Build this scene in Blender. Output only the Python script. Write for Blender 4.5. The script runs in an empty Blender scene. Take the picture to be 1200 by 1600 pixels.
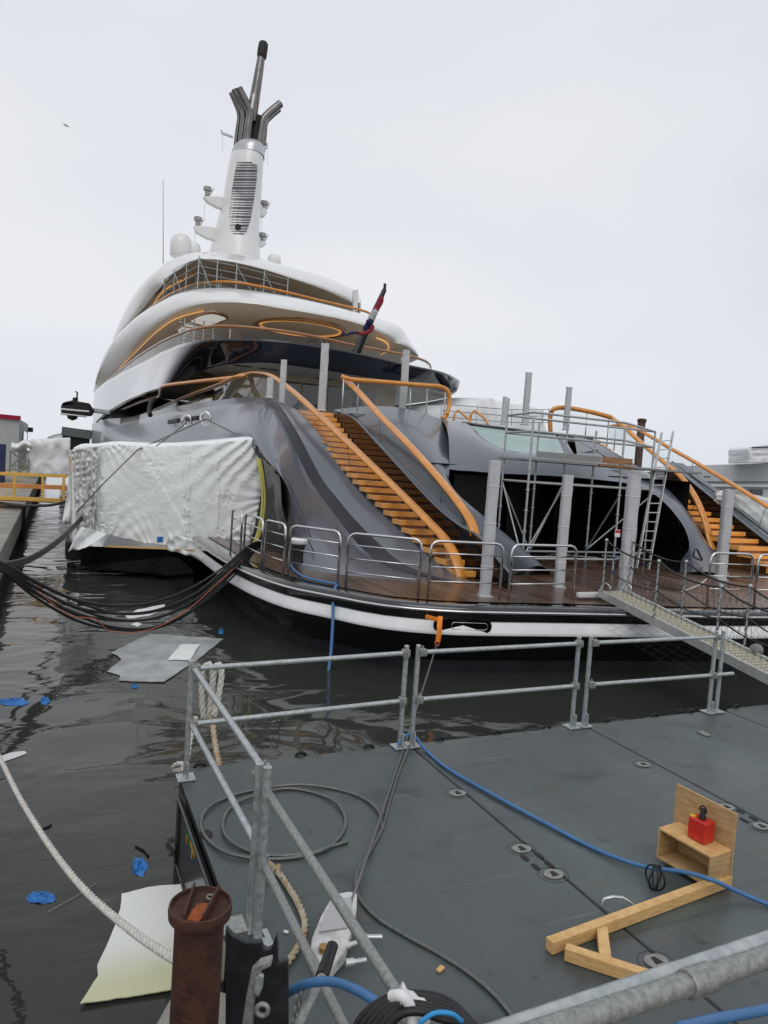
import bpy, bmesh, math, random
from mathutils import Vector, Matrix, noise, geometry
from math import radians, sin, cos, pi
random.seed(7)
scene = bpy.context.scene
COL = scene.collection

# ------------------------------------------------------------------ camera
YAW, PITCH, ROLL, FPX = radians(24.8), radians(-3.6), radians(3.95), 1120.0
EYE = Vector((0, 0, 3.65))
fwd = Vector((sin(YAW)*cos(PITCH), cos(YAW)*cos(PITCH), sin(PITCH)))
_r0 = Vector((cos(YAW), -sin(YAW), 0)); _u0 = _r0.cross(fwd)
right = _r0*cos(ROLL) + _u0*sin(ROLL)
upv = -_r0*sin(ROLL) + _u0*cos(ROLL)
cd = bpy.data.cameras.new('camera'); cam = bpy.data.objects.new('camera', cd); COL.objects.link(cam)
cam.matrix_world = Matrix(((right.x, upv.x, -fwd.x, EYE.x), (right.y, upv.y, -fwd.y, EYE.y), (right.z, upv.z, -fwd.z, EYE.z), (0, 0, 0, 1)))
cd.sensor_fit = 'VERTICAL'; cd.sensor_height = 36.0; cd.lens = 36.0*FPX/1600.0
cd.clip_start = 0.05; cd.clip_end = 3000
scene.camera = cam

# ------------------------------------------------------------------ sky, sun, exposure
SUN_EL, SUN_ROT = radians(50), radians(200)
w = bpy.data.worlds.new('World'); scene.world = w; w.use_nodes = True
nt = w.node_tree; nt.nodes.clear()
def wn(t, **k):
    n = nt.nodes.new(t)
    for a, b in k.items(): setattr(n, a, b)
    return n
sky = wn('ShaderNodeTexSky', sky_type='NISHITA', sun_disc=False, sun_elevation=SUN_EL, sun_rotation=SUN_ROT)
hs = wn('ShaderNodeHueSaturation'); hs.inputs['Saturation'].default_value = 0.3
nt.links.new(sky.outputs[0], hs.inputs['Color'])
tc = wn('ShaderNodeTexCoord'); mp = wn('ShaderNodeMapping'); mp.inputs['Scale'].default_value = (1, 1, 2.4)
nz = wn('ShaderNodeTexNoise'); nz.inputs['Scale'].default_value = 1.7; nz.inputs['Detail'].default_value = 3; nz.inputs['Roughness'].default_value = .45
rp = wn('ShaderNodeValToRGB'); rp.color_ramp.elements[0].position = .3; rp.color_ramp.elements[1].position = .7
rp.color_ramp.elements[0].color = (.655, .69, .765, 1); rp.color_ramp.elements[1].color = (.79, .80, .83, 1)
sc = wn('ShaderNodeMix', data_type='RGBA', blend_type='MULTIPLY'); sc.inputs['Factor'].default_value = 1
sc.inputs['B'].default_value = (10, 10, 10, 1)
mx = wn('ShaderNodeMix', data_type='RGBA'); mx.inputs['Factor'].default_value = .92
bg = wn('ShaderNodeBackground'); bg.inputs['Strength'].default_value = .1
ow = wn('ShaderNodeOutputWorld')
nt.links.new(tc.outputs['Generated'], mp.inputs[0]); nt.links.new(mp.outputs[0], nz.inputs['Vector'])
nt.links.new(nz.outputs['Fac'], rp.inputs[0]); nt.links.new(rp.outputs[0], sc.inputs['A'])
nt.links.new(hs.outputs[0], mx.inputs['A']); nt.links.new(sc.outputs['Result'], mx.inputs['B'])
nt.links.new(mx.outputs['Result'], bg.inputs['Color']); nt.links.new(bg.outputs[0], ow.inputs[0])
sd = bpy.data.lights.new('sun', 'SUN'); sun = bpy.data.objects.new('sun', sd); COL.objects.link(sun)
sd.energy = 0.7; sd.angle = radians(40); sd.color = (1, .97, .93)
_sdir = Vector((sin(SUN_ROT)*cos(SUN_EL), cos(SUN_ROT)*cos(SUN_EL), sin(SUN_EL)))
sun.rotation_euler = _sdir.to_track_quat('Z', 'Y').to_euler()
scene.view_settings.view_transform = 'Standard'; scene.view_settings.look = 'None'
scene.view_settings.exposure = 0.12; scene.view_settings.gamma = 1.0

# ------------------------------------------------------------------ helpers
def P(x, y, X=None, Y=None, Z=None, D=None):
    """a point of the photograph (1200x1600) brought to the plane on which the thing really stands"""
    d = fwd*FPX + right*(x-600) - upv*(y-800)
    if X is not None: t = (X-EYE.x)/d.x
    elif Y is not None: t = (Y-EYE.y)/d.y
    elif Z is not None: t = (Z-EYE.z)/d.z
    else: t = D/FPX
    return EYE + d*t
def lerp(a, b, t): return a + (b-a)*t
def interp(v, xs, ys):
    if v <= xs[0]: return ys[0]
    for i in range(1, len(xs)):
        if v <= xs[i]: return lerp(ys[i-1], ys[i], (v-xs[i-1])/(xs[i]-xs[i-1]))
    return ys[-1]
def smooth(pts, n=6, closed=False):
    pts = [Vector(p) for p in pts]; N = len(pts)
    if N < 3: return pts
    out = []
    segs = N if closed else N-1
    for i in range(segs):
        if closed: a, b, c, d = pts[(i-1) % N], pts[i], pts[(i+1) % N], pts[(i+2) % N]
        else:
            b, c = pts[i], pts[i+1]
            a = pts[i-1] if i > 0 else b*2-c
            d = pts[i+2] if i+2 < N else c*2-b
        # centripetal parameters keep uneven spacing from overshooting
        t0 = 0; t1 = max(1e-6, (b-a).length**.5); t2 = t1+max(1e-6, (c-b).length**.5); t3 = t2+max(1e-6, (d-c).length**.5)
        for k in range(n):
            t = lerp(t1, t2, k/n)
            A1 = a*((t1-t)/(t1-t0))+b*((t-t0)/(t1-t0)); A2 = b*((t2-t)/(t2-t1))+c*((t-t1)/(t2-t1)); A3 = c*((t3-t)/(t3-t2))+d*((t-t2)/(t3-t2))
            B1 = A1*((t2-t)/(t2-t0))+A2*((t-t0)/(t2-t0)); B2 = A2*((t3-t)/(t3-t1))+A3*((t-t1)/(t3-t1))
            out.append(B1*((t2-t)/(t2-t1))+B2*((t-t1)/(t2-t1)))
    if not closed: out.append(pts[-1])
    return out
def resample(pts, n):
    L = [0]
    for i in range(1, len(pts)): L.append(L[-1]+(pts[i]-pts[i-1]).length)
    out = []; j = 1
    for k in range(n):
        s = L[-1]*k/(n-1)
        while j < len(pts)-1 and L[j] < s: j += 1
        t = (s-L[j-1])/max(1e-9, L[j]-L[j-1]); out.append(pts[j-1].lerp(pts[j], min(1, max(0, t))))
    return out

class MB:
    def __init__(s): s.bm = bmesh.new()
    def v(s, p): return s.bm.verts.new(p)
    def f(s, vs, mi=0):
        try:
            fc = s.bm.faces.new(vs); fc.material_index = mi; return fc
        except ValueError: return None
    def grid(s, rows, closed_u=False, closed_v=False, mi=None):
        V = [[s.v(p) for p in r] for r in rows]; nu, nv = len(V), len(V[0])
        for i in range(nu if closed_u else nu-1):
            for j in range(nv if closed_v else nv-1):
                s.f((V[i][j], V[(i+1) % nu][j], V[(i+1) % nu][(j+1) % nv], V[i][(j+1) % nv]), mi(i, j) if mi else 0)
        return V
    def tube(s, pts, r, n=8, closed=False, caps=True, rz=None, up=None):
        """round tube; rz = (a, b) gives an oval section, b along up"""
        pts = [Vector(p) for p in pts]; N = len(pts); rings = []
        prev = None
        for i, p in enumerate(pts):
            if closed: t = pts[(i+1) % N]-pts[i-1]
            else: t = pts[min(N-1, i+1)]-pts[max(0, i-1)]
            if t.length < 1e-9: t = Vector((0, 0, 1))
            t.normalize()
            if up is not None:
                a = t.cross(up)
                if a.length < .5 and prev is not None: a = prev-t*prev.dot(t)
            elif prev is None: a = t.cross(Vector((0, 0, 1)) if abs(t.z) < .9 else Vector((0, 1, 0)))
            else: a = prev - t*prev.dot(t)
            if a.length < 1e-6: a = t.orthogonal()
            a.normalize(); b = a.cross(t) if up is None else t.cross(a)*-1; prev = a
            rr = r[i] if isinstance(r, (list, tuple)) else r
            ra, rb = rz if rz else (rr, rr)
            rings.append([p+a*ra*cos(2*pi*k/n)+b*rb*sin(2*pi*k/n) for k in range(n)])
        V = s.grid(rings, closed_u=closed, closed_v=True)
        if caps and not closed: s.f(V[0][::-1]); s.f(V[-1])
        return s
    def box(s, c, sx, sy, sz, M=None):
        M = M or Matrix.Identity(3); c = Vector(c)
        vs = [s.v(c + M @ Vector((x*sx/2, y*sy/2, z*sz/2))) for x in (-1, 1) for y in (-1, 1) for z in (-1, 1)]
        for q in ((0, 1, 3, 2), (4, 6, 7, 5), (0, 4, 5, 1), (2, 3, 7, 6), (0, 2, 6, 4), (1, 5, 7, 3)): s.f([vs[i] for i in q])
        return s
    def beam(s, p, q, wd, h, up=Vector((0, 0, 1))):
        p, q = Vector(p), Vector(q); t = (q-p); L = t.length; t.normalize()
        a = t.cross(up)
        if a.length < 1e-5: a = t.orthogonal()
        a.normalize(); b = a.cross(t)
        M = Matrix((t, a, b)).transposed()
        return s.box((p+q)/2, L, wd, h, M)
    def prism(s, loop, off):
        """closed outline pushed along off"""
        off = Vector(off); loop = [Vector(p) for p in loop]; n = len(loop)
        A = [s.v(p) for p in loop]; Bv = [s.v(p+off) for p in loop]
        for tri in geometry.tessellate_polygon([loop]):
            s.f([A[i] for i in tri]); s.f([Bv[i] for i in reversed(tri)])
        for i in range(n): s.f((A[i], A[(i+1) % n], Bv[(i+1) % n], Bv[i]))
        return s
    def lathe(s, c, prof, n=20, axis=Vector((0, 0, 1)), sq=1.0):
        c = Vector(c); a = axis.orthogonal().normalized() if abs(axis.z) < .99 else Vector((1, 0, 0)); b = axis.cross(a)
        rings = [[c+axis*z+a*r*cos(2*pi*k/n)+b*r*sq*sin(2*pi*k/n) for k in range(n)] for r, z in prof]
        V = s.grid(rings, closed_v=True); s.f(V[0][::-1]); s.f(V[-1]); return s
    def build(s, name, mat, parent=None, sm=40, bevel=0, solid=0, sub=0, segs=2):
        bmesh.ops.remove_doubles(s.bm, verts=s.bm.verts, dist=1e-5)
        bmesh.ops.recalc_face_normals(s.bm, faces=s.bm.faces)
        # an open sheet has no inside: turn its outer side to the quay, where people stand
        if any(e.is_boundary for e in s.bm.edges):
            tot = 0
            for fc in s.bm.faces:
                d = EYE-fc.calc_center_median(); tot += fc.calc_area()*fc.normal.dot(d)/(d.length**5)
            if tot < 0: bmesh.ops.reverse_faces(s.bm, faces=s.bm.faces)
        me = bpy.data.meshes.new(name); s.bm.to_mesh(me); s.bm.free()
        for m in (mat if isinstance(mat, (list, tuple)) else [mat]): me.materials.append(m)
        if sm:
            for p in me.polygons: p.use_smooth = True
            if sm < 180: me.set_sharp_from_angle(angle=radians(sm))
        o = bpy.data.objects.new(name, me); COL.objects.link(o)
        if parent is not None:
            root = parent
            o.parent = parent
            o.matrix_parent_inverse = Matrix.Translation(-wloc(parent))
        if solid:
            m = o.modifiers.new('thick', 'SOLIDIFY'); m.thickness = abs(solid); m.offset = -1 if solid > 0 else 1
        if bevel:
            m = o.modifiers.new('bevel', 'BEVEL'); m.width = bevel; m.segments = segs; m.limit_method = 'ANGLE'; m.angle_limit = radians(40)
        if sub:
            m = o.modifiers.new('sub', 'SUBSURF'); m.levels = sub; m.render_levels = sub
        return o
def wloc(o):
    l = Vector((0, 0, 0))
    if o.type == 'EMPTY': l = Vector(o.location)
    return l
def tag(o, label, cat, group=None, kind=None):
    if label: o['label'] = label
    if cat: o['category'] = cat
    if group: o['group'] = group
    if kind: o['kind'] = kind
    return o
def thing(name, label, cat, loc=(0, 0, 0), group=None):
    o = bpy.data.objects.new(name, None); COL.objects.link(o); o.location = loc; o.empty_display_size = .2
    return tag(o, label, cat, group)
def struct(o): o['kind'] = 'structure'; return o
def dup(root, delta, label, group=None):
    r = root.copy(); COL.objects.link(r); r.location = Vector(root.location)+Vector(delta)
    r['label'] = label
    if group: r['group'] = group
    for ch in list(root.children):
        c = ch.copy(); COL.objects.link(c); c.parent = r; c.matrix_parent_inverse = ch.matrix_parent_inverse.copy()
        for g in list(ch.children):
            d = g.copy(); COL.objects.link(d); d.parent = c; d.matrix_parent_inverse = g.matrix_parent_inverse.copy()
    return r

# ------------------------------------------------------------------ materials
MATS = {}
def mat(name, col, rough=.5, metal=0, coat=0, var=.0, vscale=3., bump=0., bscale=20., col2=None, emis=0, ior=1.45, trans=0, stretch=(1, 1, 1), rvar=0., detail=4, alpha=1, crough=.03):
    if name in MATS: return MATS[name]
    m = bpy.data.materials.new(name); m.use_nodes = True; t = m.node_tree; N = t.nodes; b = N['Principled BSDF']
    b.inputs['Base Color'].default_value = (*col, 1); b.inputs['Roughness'].default_value = rough; b.inputs['Metallic'].default_value = metal
    b.inputs['Coat Weight'].default_value = coat; b.inputs['Coat Roughness'].default_value = crough; b.inputs['IOR'].default_value = ior
    b.inputs['Transmission Weight'].default_value = trans; b.inputs['Alpha'].default_value = alpha
    if emis: b.inputs['Emission Color'].default_value = (*col, 1); b.inputs['Emission Strength'].default_value = emis
    c = N.new('ShaderNodeTexCoord'); mpn = N.new('ShaderNodeMapping'); mpn.inputs['Scale'].default_value = stretch
    t.links.new(c.outputs['Object'], mpn.inputs[0])
    if var or col2:
        n = N.new('ShaderNodeTexNoise'); n.inputs['Scale'].default_value = vscale; n.inputs['Detail'].default_value = detail; n.inputs['Roughness'].default_value = .6
        t.links.new(mpn.outputs[0], n.inputs['Vector'])
        r = N.new('ShaderNodeValToRGB'); r.color_ramp.elements[0].position = .35; r.color_ramp.elements[1].position = .65
        c2 = col2 or tuple(x*(1-var) for x in col); c1 = col if col2 else tuple(min(1, x*(1+var)) for x in col)
        r.color_ramp.elements[0].color = (*c2, 1); r.color_ramp.elements[1].color = (*c1, 1)
        t.links.new(n.outputs['Fac'], r.inputs[0]); t.links.new(r.outputs[0], b.inputs['Base Color'])
        if rvar:
            mr = N.new('ShaderNodeMapRange'); mr.inputs['To Min'].default_value = max(.02, rough-rvar); mr.inputs['To Max'].default_value = rough+rvar
            mr.inputs['From Min'].default_value = .3; mr.inputs['From Max'].default_value = .7
            t.links.new(n.outputs['Fac'], mr.inputs[0]); t.links.new(mr.outputs[0], b.inputs['Roughness'])
    if bump:
        n2 = N.new('ShaderNodeTexNoise'); n2.inputs['Scale'].default_value = bscale; n2.inputs['Detail'].default_value = 4
        t.links.new(mpn.outputs[0], n2.inputs['Vector'])
        bp = N.new('ShaderNodeBump'); bp.inputs['Strength'].default_value = bump; bp.inputs['Distance'].default_value = .02
        t.links.new(n2.outputs['Fac'], bp.inputs['Height']); t.links.new(bp.outputs[0], b.inputs['Normal'])
    MATS[name] = m; return m
def planks(m, axis, size, dark=(.015, .012, .01), line=.06):
    """thin dark seams every size metres across axis, mixed over what the material already has"""
    t = m.node_tree; N = t.nodes; b = N['Principled BSDF']
    c = N.new('ShaderNodeTexCoord'); sp = N.new('ShaderNodeSeparateXYZ'); t.links.new(c.outputs['Object'], sp.inputs[0])
    dv = N.new('ShaderNodeMath'); dv.operation = 'DIVIDE'; dv.inputs[1].default_value = size; t.links.new(sp.outputs[axis], dv.inputs[0])
    fr = N.new('ShaderNodeMath'); fr.operation = 'FRACT'; t.links.new(dv.outputs[0], fr.inputs[0])
    lt = N.new('ShaderNodeMath'); lt.operation = 'LESS_THAN'; lt.inputs[1].default_value = line; t.links.new(fr.outputs[0], lt.inputs[0])
    # each plank has a tone of its own
    fl = N.new('ShaderNodeMath'); fl.operation = 'FLOOR'; t.links.new(dv.outputs[0], fl.inputs[0])
    wn_ = N.new('ShaderNodeTexWhiteNoise'); wn_.noise_dimensions = '1D'; t.links.new(fl.outputs[0], wn_.inputs['W'])
    mr = N.new('ShaderNodeMapRange'); mr.inputs['To Min'].default_value = .7; mr.inputs['To Max'].default_value = 1.25; t.links.new(wn_.outputs['Value'], mr.inputs[0])
    ml = N.new('ShaderNodeMix'); ml.data_type = 'RGBA'; ml.blend_type = 'MULTIPLY'; ml.inputs['Factor'].default_value = 1
    src = b.inputs['Base Color'].links
    if src: t.links.new(src[0].from_socket, ml.inputs['A'])
    else: ml.inputs['A'].default_value = b.inputs['Base Color'].default_value
    t.links.new(mr.outputs[0], ml.inputs['B'])
    mixn = N.new('ShaderNodeMix'); mixn.data_type = 'RGBA'; mixn.inputs['B'].default_value = (*dark, 1)
    t.links.new(lt.outputs[0], mixn.inputs['Factor']); t.links.new(ml.outputs['Result'], mixn.inputs['A'])
    t.links.new(mixn.outputs['Result'], b.inputs['Base Color'])

hullgrey = mat('hull_grey_paint', (.076, .089, .110), .36, coat=.5, crough=.13)
capgrey = mat('cap_grey_paint', (.095, .110, .130), .3, coat=.5, crough=.1)
stripeblack = mat('stripe_black', (.010, .011, .016), .4)
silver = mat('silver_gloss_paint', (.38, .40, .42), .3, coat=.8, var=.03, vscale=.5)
deckpale = mat('pale_teak_deck', (.36, .28, .20), .5, var=.1)
navy = mat('navy_gloss_paint', (.006, .008, .016), .12, coat=1.)
blackgloss = mat('black_gloss_paint', (.004, .004, .005), .12, coat=1.)
stairwall = mat('mirror_black_paint', (.006, .005, .005), .04, coat=.15, ior=1.32)
matteblack = mat('matt_black', (.010, .010, .011), .6)
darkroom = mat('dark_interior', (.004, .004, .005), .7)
white = mat('white_gloss_paint', (.70, .70, .69), .3, coat=.6, var=.03, vscale=.5)
whiteband = mat('white_hull_band', (.88, .88, .88), .3, coat=.5, var=.06, vscale=2)
bootgrey = mat('boot_grey', (.022, .024, .028), .45, var=.3, vscale=1.5)
ceilmat = mat('ceiling_beige', (.76, .72, .66), .45, coat=.2)
beige = mat('beige_panel', (.42, .35, .25), .5, var=.1)
varnish = mat('varnished_teak', (.60, .235, .030), .32, coat=.45, var=.14, vscale=5, stretch=(1, 1, 1))
varnishdark = mat('varnished_teak_cap', (.30, .13, .045), .3, coat=.6, var=.12, vscale=5)
stepwood = mat('step_teak', (.95, .47, .12), .22, coat=1., col2=(.80, .33, .065), vscale=4, stretch=(1, 9, 12))
risermat = mat('step_riser', (.26, .11, .03), .4, coat=.5)
teak = mat('wet_teak_deck', (.15, .088, .058), .26, col2=(.075, .042, .028), vscale=1.6, rvar=.12, bump=.05, bscale=40, stretch=(1, .25, 1))
planks(teak, 0, .09)
steel = mat('stainless_steel', (.62, .62, .62), .14, metal=1.)
galv = mat('galvanised_tube', (.50, .53, .53), .42, metal=.6, col2=(.34, .37, .37), vscale=24, rvar=.1, bump=.08, bscale=90)
galvdark = mat('weathered_galvanised', (.34, .35, .335), .55, metal=.45, col2=(.21, .215, .205), vscale=55, bump=.12, bscale=80)
alu = mat('aluminium', (.55, .56, .55), .35, metal=.7, var=.1, vscale=8)
glass = mat('clear_glass', (.92, .96, .96), .02, trans=1., ior=1.1, alpha=1)
darkglass = mat('dark_window_glass', (.006, .008, .010), .04, coat=1.)
led = mat('warm_light_strip', (1., .50, .13), .4, emis=.34)
sheet = mat('shrink_wrap_plastic', (.80, .82, .81), .3, var=.04, vscale=1.2, bump=.16, bscale=5)
foil = mat('silvery_wrap', (.55, .55, .54), .25, metal=.25, var=.12, vscale=3, bump=.5, bscale=12)
postwrap = mat('post_wrap', (.48, .49, .50), .5, var=.06, vscale=5, bump=.2, bscale=14)
raftmat = mat('raft_deck_coating', (.078, .094, .094), .40, col2=(.050, .060, .061), vscale=.8, rvar=.26, bump=.07, bscale=55, detail=6)
def scuffs(m):
    t = m.node_tree; N = t.nodes; b = N['Principled BSDF']; c = N.new('ShaderNodeTexCoord')
    src = b.inputs['Base Color'].links[0].from_socket
    for rot, st, lo, hi, col, f in ((.5, (.7, 22, 1), .70, .76, (.17, .19, .19), .5), (-.7, (.5, 26, 1), .71, .77, (.17, .18, .18), .45), (.1, (2.2, 2.2, 1), .60, .75, (.032, .036, .036), .75), (1.3, (.9, .6, 1), .55, .7, (.085, .115, .105), .6), (2.0, (1.7, 3.1, 1), .66, .74, (.10, .062, .040), .35), (.8, (5, 6, 1), .66, .72, (.028, .030, .030), .5), (2.6, (.25, 9, 1), .62, .72, (.028, .034, .034), .5)):
        mp = N.new('ShaderNodeMapping'); mp.inputs['Rotation'].default_value = (0, 0, rot); mp.inputs['Scale'].default_value = st; mp.inputs['Location'].default_value = (rot*9, rot*5, 0)
        n = N.new('ShaderNodeTexNoise'); n.inputs['Scale'].default_value = 1.; n.inputs['Detail'].default_value = 3
        t.links.new(c.outputs['Object'], mp.inputs[0]); t.links.new(mp.outputs[0], n.inputs['Vector'])
        mr = N.new('ShaderNodeMapRange'); mr.inputs['From Min'].default_value = lo; mr.inputs['From Max'].default_value = hi; mr.inputs['To Max'].default_value = f
        t.links.new(n.outputs['Fac'], mr.inputs[0]); mx = N.new('ShaderNodeMix'); mx.data_type = 'RGBA'; mx.inputs['B'].default_value = (*col, 1)
        t.links.new(mr.outputs[0], mx.inputs['Factor']); t.links.new(src, mx.inputs['A']); src = mx.outputs['Result']
    t.links.new(src, b.inputs['Base Color'])
scuffs(raftmat)
raftside = mat('raft_side', (.010, .010, .011), .3, coat=.3)
platemat = mat('coupling_plate', (.25, .25, .23), .55, metal=.3, var=.2, vscale=20)
rubber = mat('black_rubber', (.010, .010, .011), .45)
bluehose = mat('blue_hose', (.055, .16, .34), .42, var=.08)
ropemat = mat('white_rope', (.58, .56, .50), .8, var=.16, vscale=30, bump=.4, bscale=160)
oldrope = mat('old_rope', (.50, .46, .37), .9, col2=(.38, .25, .12), vscale=9, bump=.5, bscale=120)
wire = mat('wire_rope', (.16, .16, .155), .45, metal=.6, var=.25, vscale=60)
timber = mat('pine_timber', (.68, .44, .19), .6, col2=(.54, .32, .12), vscale=6, stretch=(2, 2, 14))
ply = mat('plywood', (.52, .35, .17), .6, col2=(.37, .23, .10), vscale=7, stretch=(1, 1, 6))
redmat = mat('red_enamel', (.55, .02, .012), .35, coat=.4, var=.1, vscale=8)
rust = mat('rusty_steel', (.076, .028, .015), .65, col2=(.034, .014, .009), vscale=11, bump=.3, bscale=40)
rustorange = mat('orange_rust', (.42, .10, .02), .8, col2=(.16, .05, .02), vscale=26, bump=.4, bscale=60)
orangestrap = mat('orange_strap', (.75, .21, .015), .7, var=.1, vscale=12)
concrete = mat('quay_concrete', (.26, .25, .22), .85, var=.2, vscale=1.5, bump=.3, bscale=12)
yellow = mat('yellow_paint', (.62, .37, .07), .5, var=.12, vscale=4)
orangepaint = mat('orange_board', (.55, .21, .05), .6, var=.1)
bluecloth = mat('blue_plastic', (.02, .17, .50), .4, var=.3, vscale=9, bump=.6, bscale=25)
boardgrey = mat('soaked_board', (.40, .41, .41), .5, col2=(.24, .25, .25), vscale=2.2, detail=6, bump=.1, bscale=8)
boardwhite = mat('white_sheet', (.72, .73, .70), .45, var=.03, vscale=3)
whiteplastic = mat('white_plastic', (.72, .72, .71), .45)
flagred = mat('flag_red', (.22, .014, .028), .8); flagwhite = mat('flag_white', (.42, .42, .44), .8); flagblue = mat('flag_blue', (.012, .016, .07), .8)
greywall = mat('grey_cladding', (.50, .51, .52), .6, var=.06)
lightwall = mat('light_cladding', (.58, .60, .61), .6, var=.05)
redtrim = mat('red_trim', (.42, .02, .06), .5)
bluepaint = mat('dark_blue_paint', (.015, .022, .075), .5, var=.2)
tentwhite = mat('pale_canvas', (.74, .75, .75), .6, var=.06, vscale=1.5, bump=.3, bscale=3)
gullmat = mat('gull_grey', (.35, .34, .33), .8)
netmat = mat('net_twine', (.02, .02, .02), .8)
pool = mat('pool_glass', (.45, .58, .57), .08, coat=1., var=.06, vscale=.8)

def glassmat(name, tint, fac=.06, body=None):
    m = bpy.data.materials.new(name); m.use_nodes = True; t = m.node_tree; t.nodes.clear(); N = t.nodes
    tr = N.new('ShaderNodeBsdfTransparent'); tr.inputs[0].default_value = (*tint, 1)
    gl = N.new('ShaderNodeBsdfGlossy'); gl.inputs['Roughness'].default_value = .03
    fr = N.new('ShaderNodeFresnel'); fr.inputs[0].default_value = 1.5
    ge = N.new('ShaderNodeNewGeometry'); mr = N.new('ShaderNodeMapRange'); mr.inputs['To Min'].default_value = 1.5; mr.inputs['To Max'].default_value = 1/1.5
    t.links.new(ge.outputs['Backfacing'], mr.inputs[0]); t.links.new(mr.outputs[0], fr.inputs[0])
    mx = N.new('ShaderNodeMixShader'); o = N.new('ShaderNodeOutputMaterial')
    t.links.new(fr.outputs[0], mx.inputs[0]); t.links.new(tr.outputs[0], mx.inputs[1]); t.links.new(gl.outputs[0], mx.inputs[2])
    last = mx
    if body:
        df = N.new('ShaderNodeBsdfDiffuse'); df.inputs[0].default_value = (*body, 1)
        m2 = N.new('ShaderNodeMixShader'); m2.inputs[0].default_value = fac
        t.links.new(mx.outputs[0], m2.inputs[1]); t.links.new(df.outputs[0], m2.inputs[2]); last = m2
    t.links.new(last.outputs[0], o.inputs[0]); return m
glass = glassmat('clear_glass_sheet', (.90, .93, .92))
pool = glassmat('pool_glass_sheet', (.80, .90, .89), .55, (.52, .63, .61))

def water_material():
    m = bpy.data.materials.new('harbour_water'); m.use_nodes = True; t = m.node_tree; N = t.nodes; b = N['Principled BSDF']
    b.inputs['Base Color'].default_value = (.034, .037, .031, 1); b.inputs['Roughness'].default_value = .03; b.inputs['IOR'].default_value = 1.33
    c = N.new('ShaderNodeTexCoord')
    def nse(scale, st, det, rot=0):
        mpn = N.new('ShaderNodeMapping'); mpn.inputs['Scale'].default_value = st; mpn.inputs['Rotation'].default_value = (0, 0, rot)
        n = N.new('ShaderNodeTexNoise'); n.inputs['Scale'].default_value = scale; n.inputs['Detail'].default_value = det; n.inputs['Distortion'].default_value = .6
        t.links.new(c.outputs['Object'], mpn.inputs[0]); t.links.new(mpn.outputs[0], n.inputs['Vector']); return n
    n1 = nse(.55, (1, 1.5, 1), 2, .5); n2 = nse(2.6, (1, 1.7, 1), 3, .3); n3 = nse(.22, (1, 1, 1), 1)
    # ripples come and go in patches, the rest lies almost still
    mr = N.new('ShaderNodeMapRange'); mr.inputs['From Min'].default_value = .42; mr.inputs['From Max'].default_value = .62; t.links.new(n3.outputs['Fac'], mr.inputs[0])
    mu = N.new('ShaderNodeMath'); mu.operation = 'MULTIPLY'; t.links.new(mr.outputs[0], mu.inputs[0]); t.links.new(n2.outputs['Fac'], mu.inputs[1])
    mu2 = N.new('ShaderNodeMath'); mu2.operation = 'MULTIPLY'; mu2.inputs[1].default_value = .16; t.links.new(mu.outputs[0], mu2.inputs[0])
    ad = N.new('ShaderNodeMath'); ad.operation = 'ADD'; t.links.new(n1.outputs['Fac'], ad.inputs[0]); t.links.new(mu2.outputs[0], ad.inputs[1])
    bp = N.new('ShaderNodeBump'); bp.inputs['Strength'].default_value = .55; bp.inputs['Distance'].default_value = .10
    t.links.new(ad.outputs[0], bp.inputs['Height']); t.links.new(bp.outputs[0], b.inputs['Normal'])
    return m

# ================================================================== SETTING
mb = MB(); mb.grid([[(x, y, 0) for y in (-60, 1500)] for x in (-900, 900)])
wat = struct(mb.build('water', water_material(), sm=0)); wat['label'] = 'dark harbour water between the quay, raft and yacht'

# ================================================================== YACHT
CX = 13.5
DK = 1.33
yacht = thing('superyacht', 'large dark grey and white superyacht moored stern-on with twin wooden stern stairs', 'yacht', (CX, 40, 0))
Y = yacht
def W(lst, z=None):
    """[(x, y[, z])] -> world points at those heights"""
    return [P(a[0], a[1], Z=(a[2] if len(a) > 2 else z)) for a in lst]

# ---- swim platform outline (port side, stern, starboard side)
edge = W([(347, 868), (372, 881), (400, 893), (453, 910), (520, 923), (587, 935.5), (650, 942.5), (720, 947), (800, 949), (900, 951), (1040, 954), (1190, 957)], DK)
e2 = [Vector((16.5, edge[-1].y+.05, DK)), Vector((19.5, edge[-1].y+.55, DK)), Vector((22, edge[-1].y+2, DK)), Vector((23.6, edge[-1].y+4.6, DK)), Vector((24.2, 18, DK)), Vector((24.2, 30, DK))]
e0 = [Vector((edge[0].x+.1, 30, DK)), Vector((edge[0].x+.0, 24, DK)), Vector((edge[0].x-.02, 19.6, DK))]
edge = resample(smooth(e0+edge+e2, 5), 120)
def offs(path, d, z):
    out = []
    for i, p in enumerate(path):
        t = path[min(len(path)-1, i+1)]-path[max(0, i-1)]; t.z = 0; t.normalize()
        n = Vector((-t.y, t.x, 0))           # inward: path runs port -> stern -> starboard
        q = p+n*d; q.z = z; out.append(q)
    return out
_chk = offs(edge, 1, DK); 
SGN = 1 if (_chk[60]-edge[60]).y > 0 else -1
def E_(d, z): return offs(edge, d*SGN, z)
mb = MB(); prof = [(.55, DK-.02), (.22, DK), (.05, DK-.01), (0, DK-.05), (.0, DK-.14), (.02, DK-.22), (.05, DK-.275)]
mb.grid([E_(d, z) for d, z in prof]); platform = mb.build('swim_platform', blackgloss, Y, sm=180)
mb = MB(); loop = E_(.42, DK+.004)
for tri in geometry.tessellate_polygon([loop]): mb.f([mb.bm.verts.new(loop[i]) for i in tri])
mb.build('teak_deck', teak, platform, sm=0)
mb = MB(); mb.tube(E_(-.012, DK-.1), .028, 8); mb.build('chrome_strip', steel, platform, sm=180)
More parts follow.
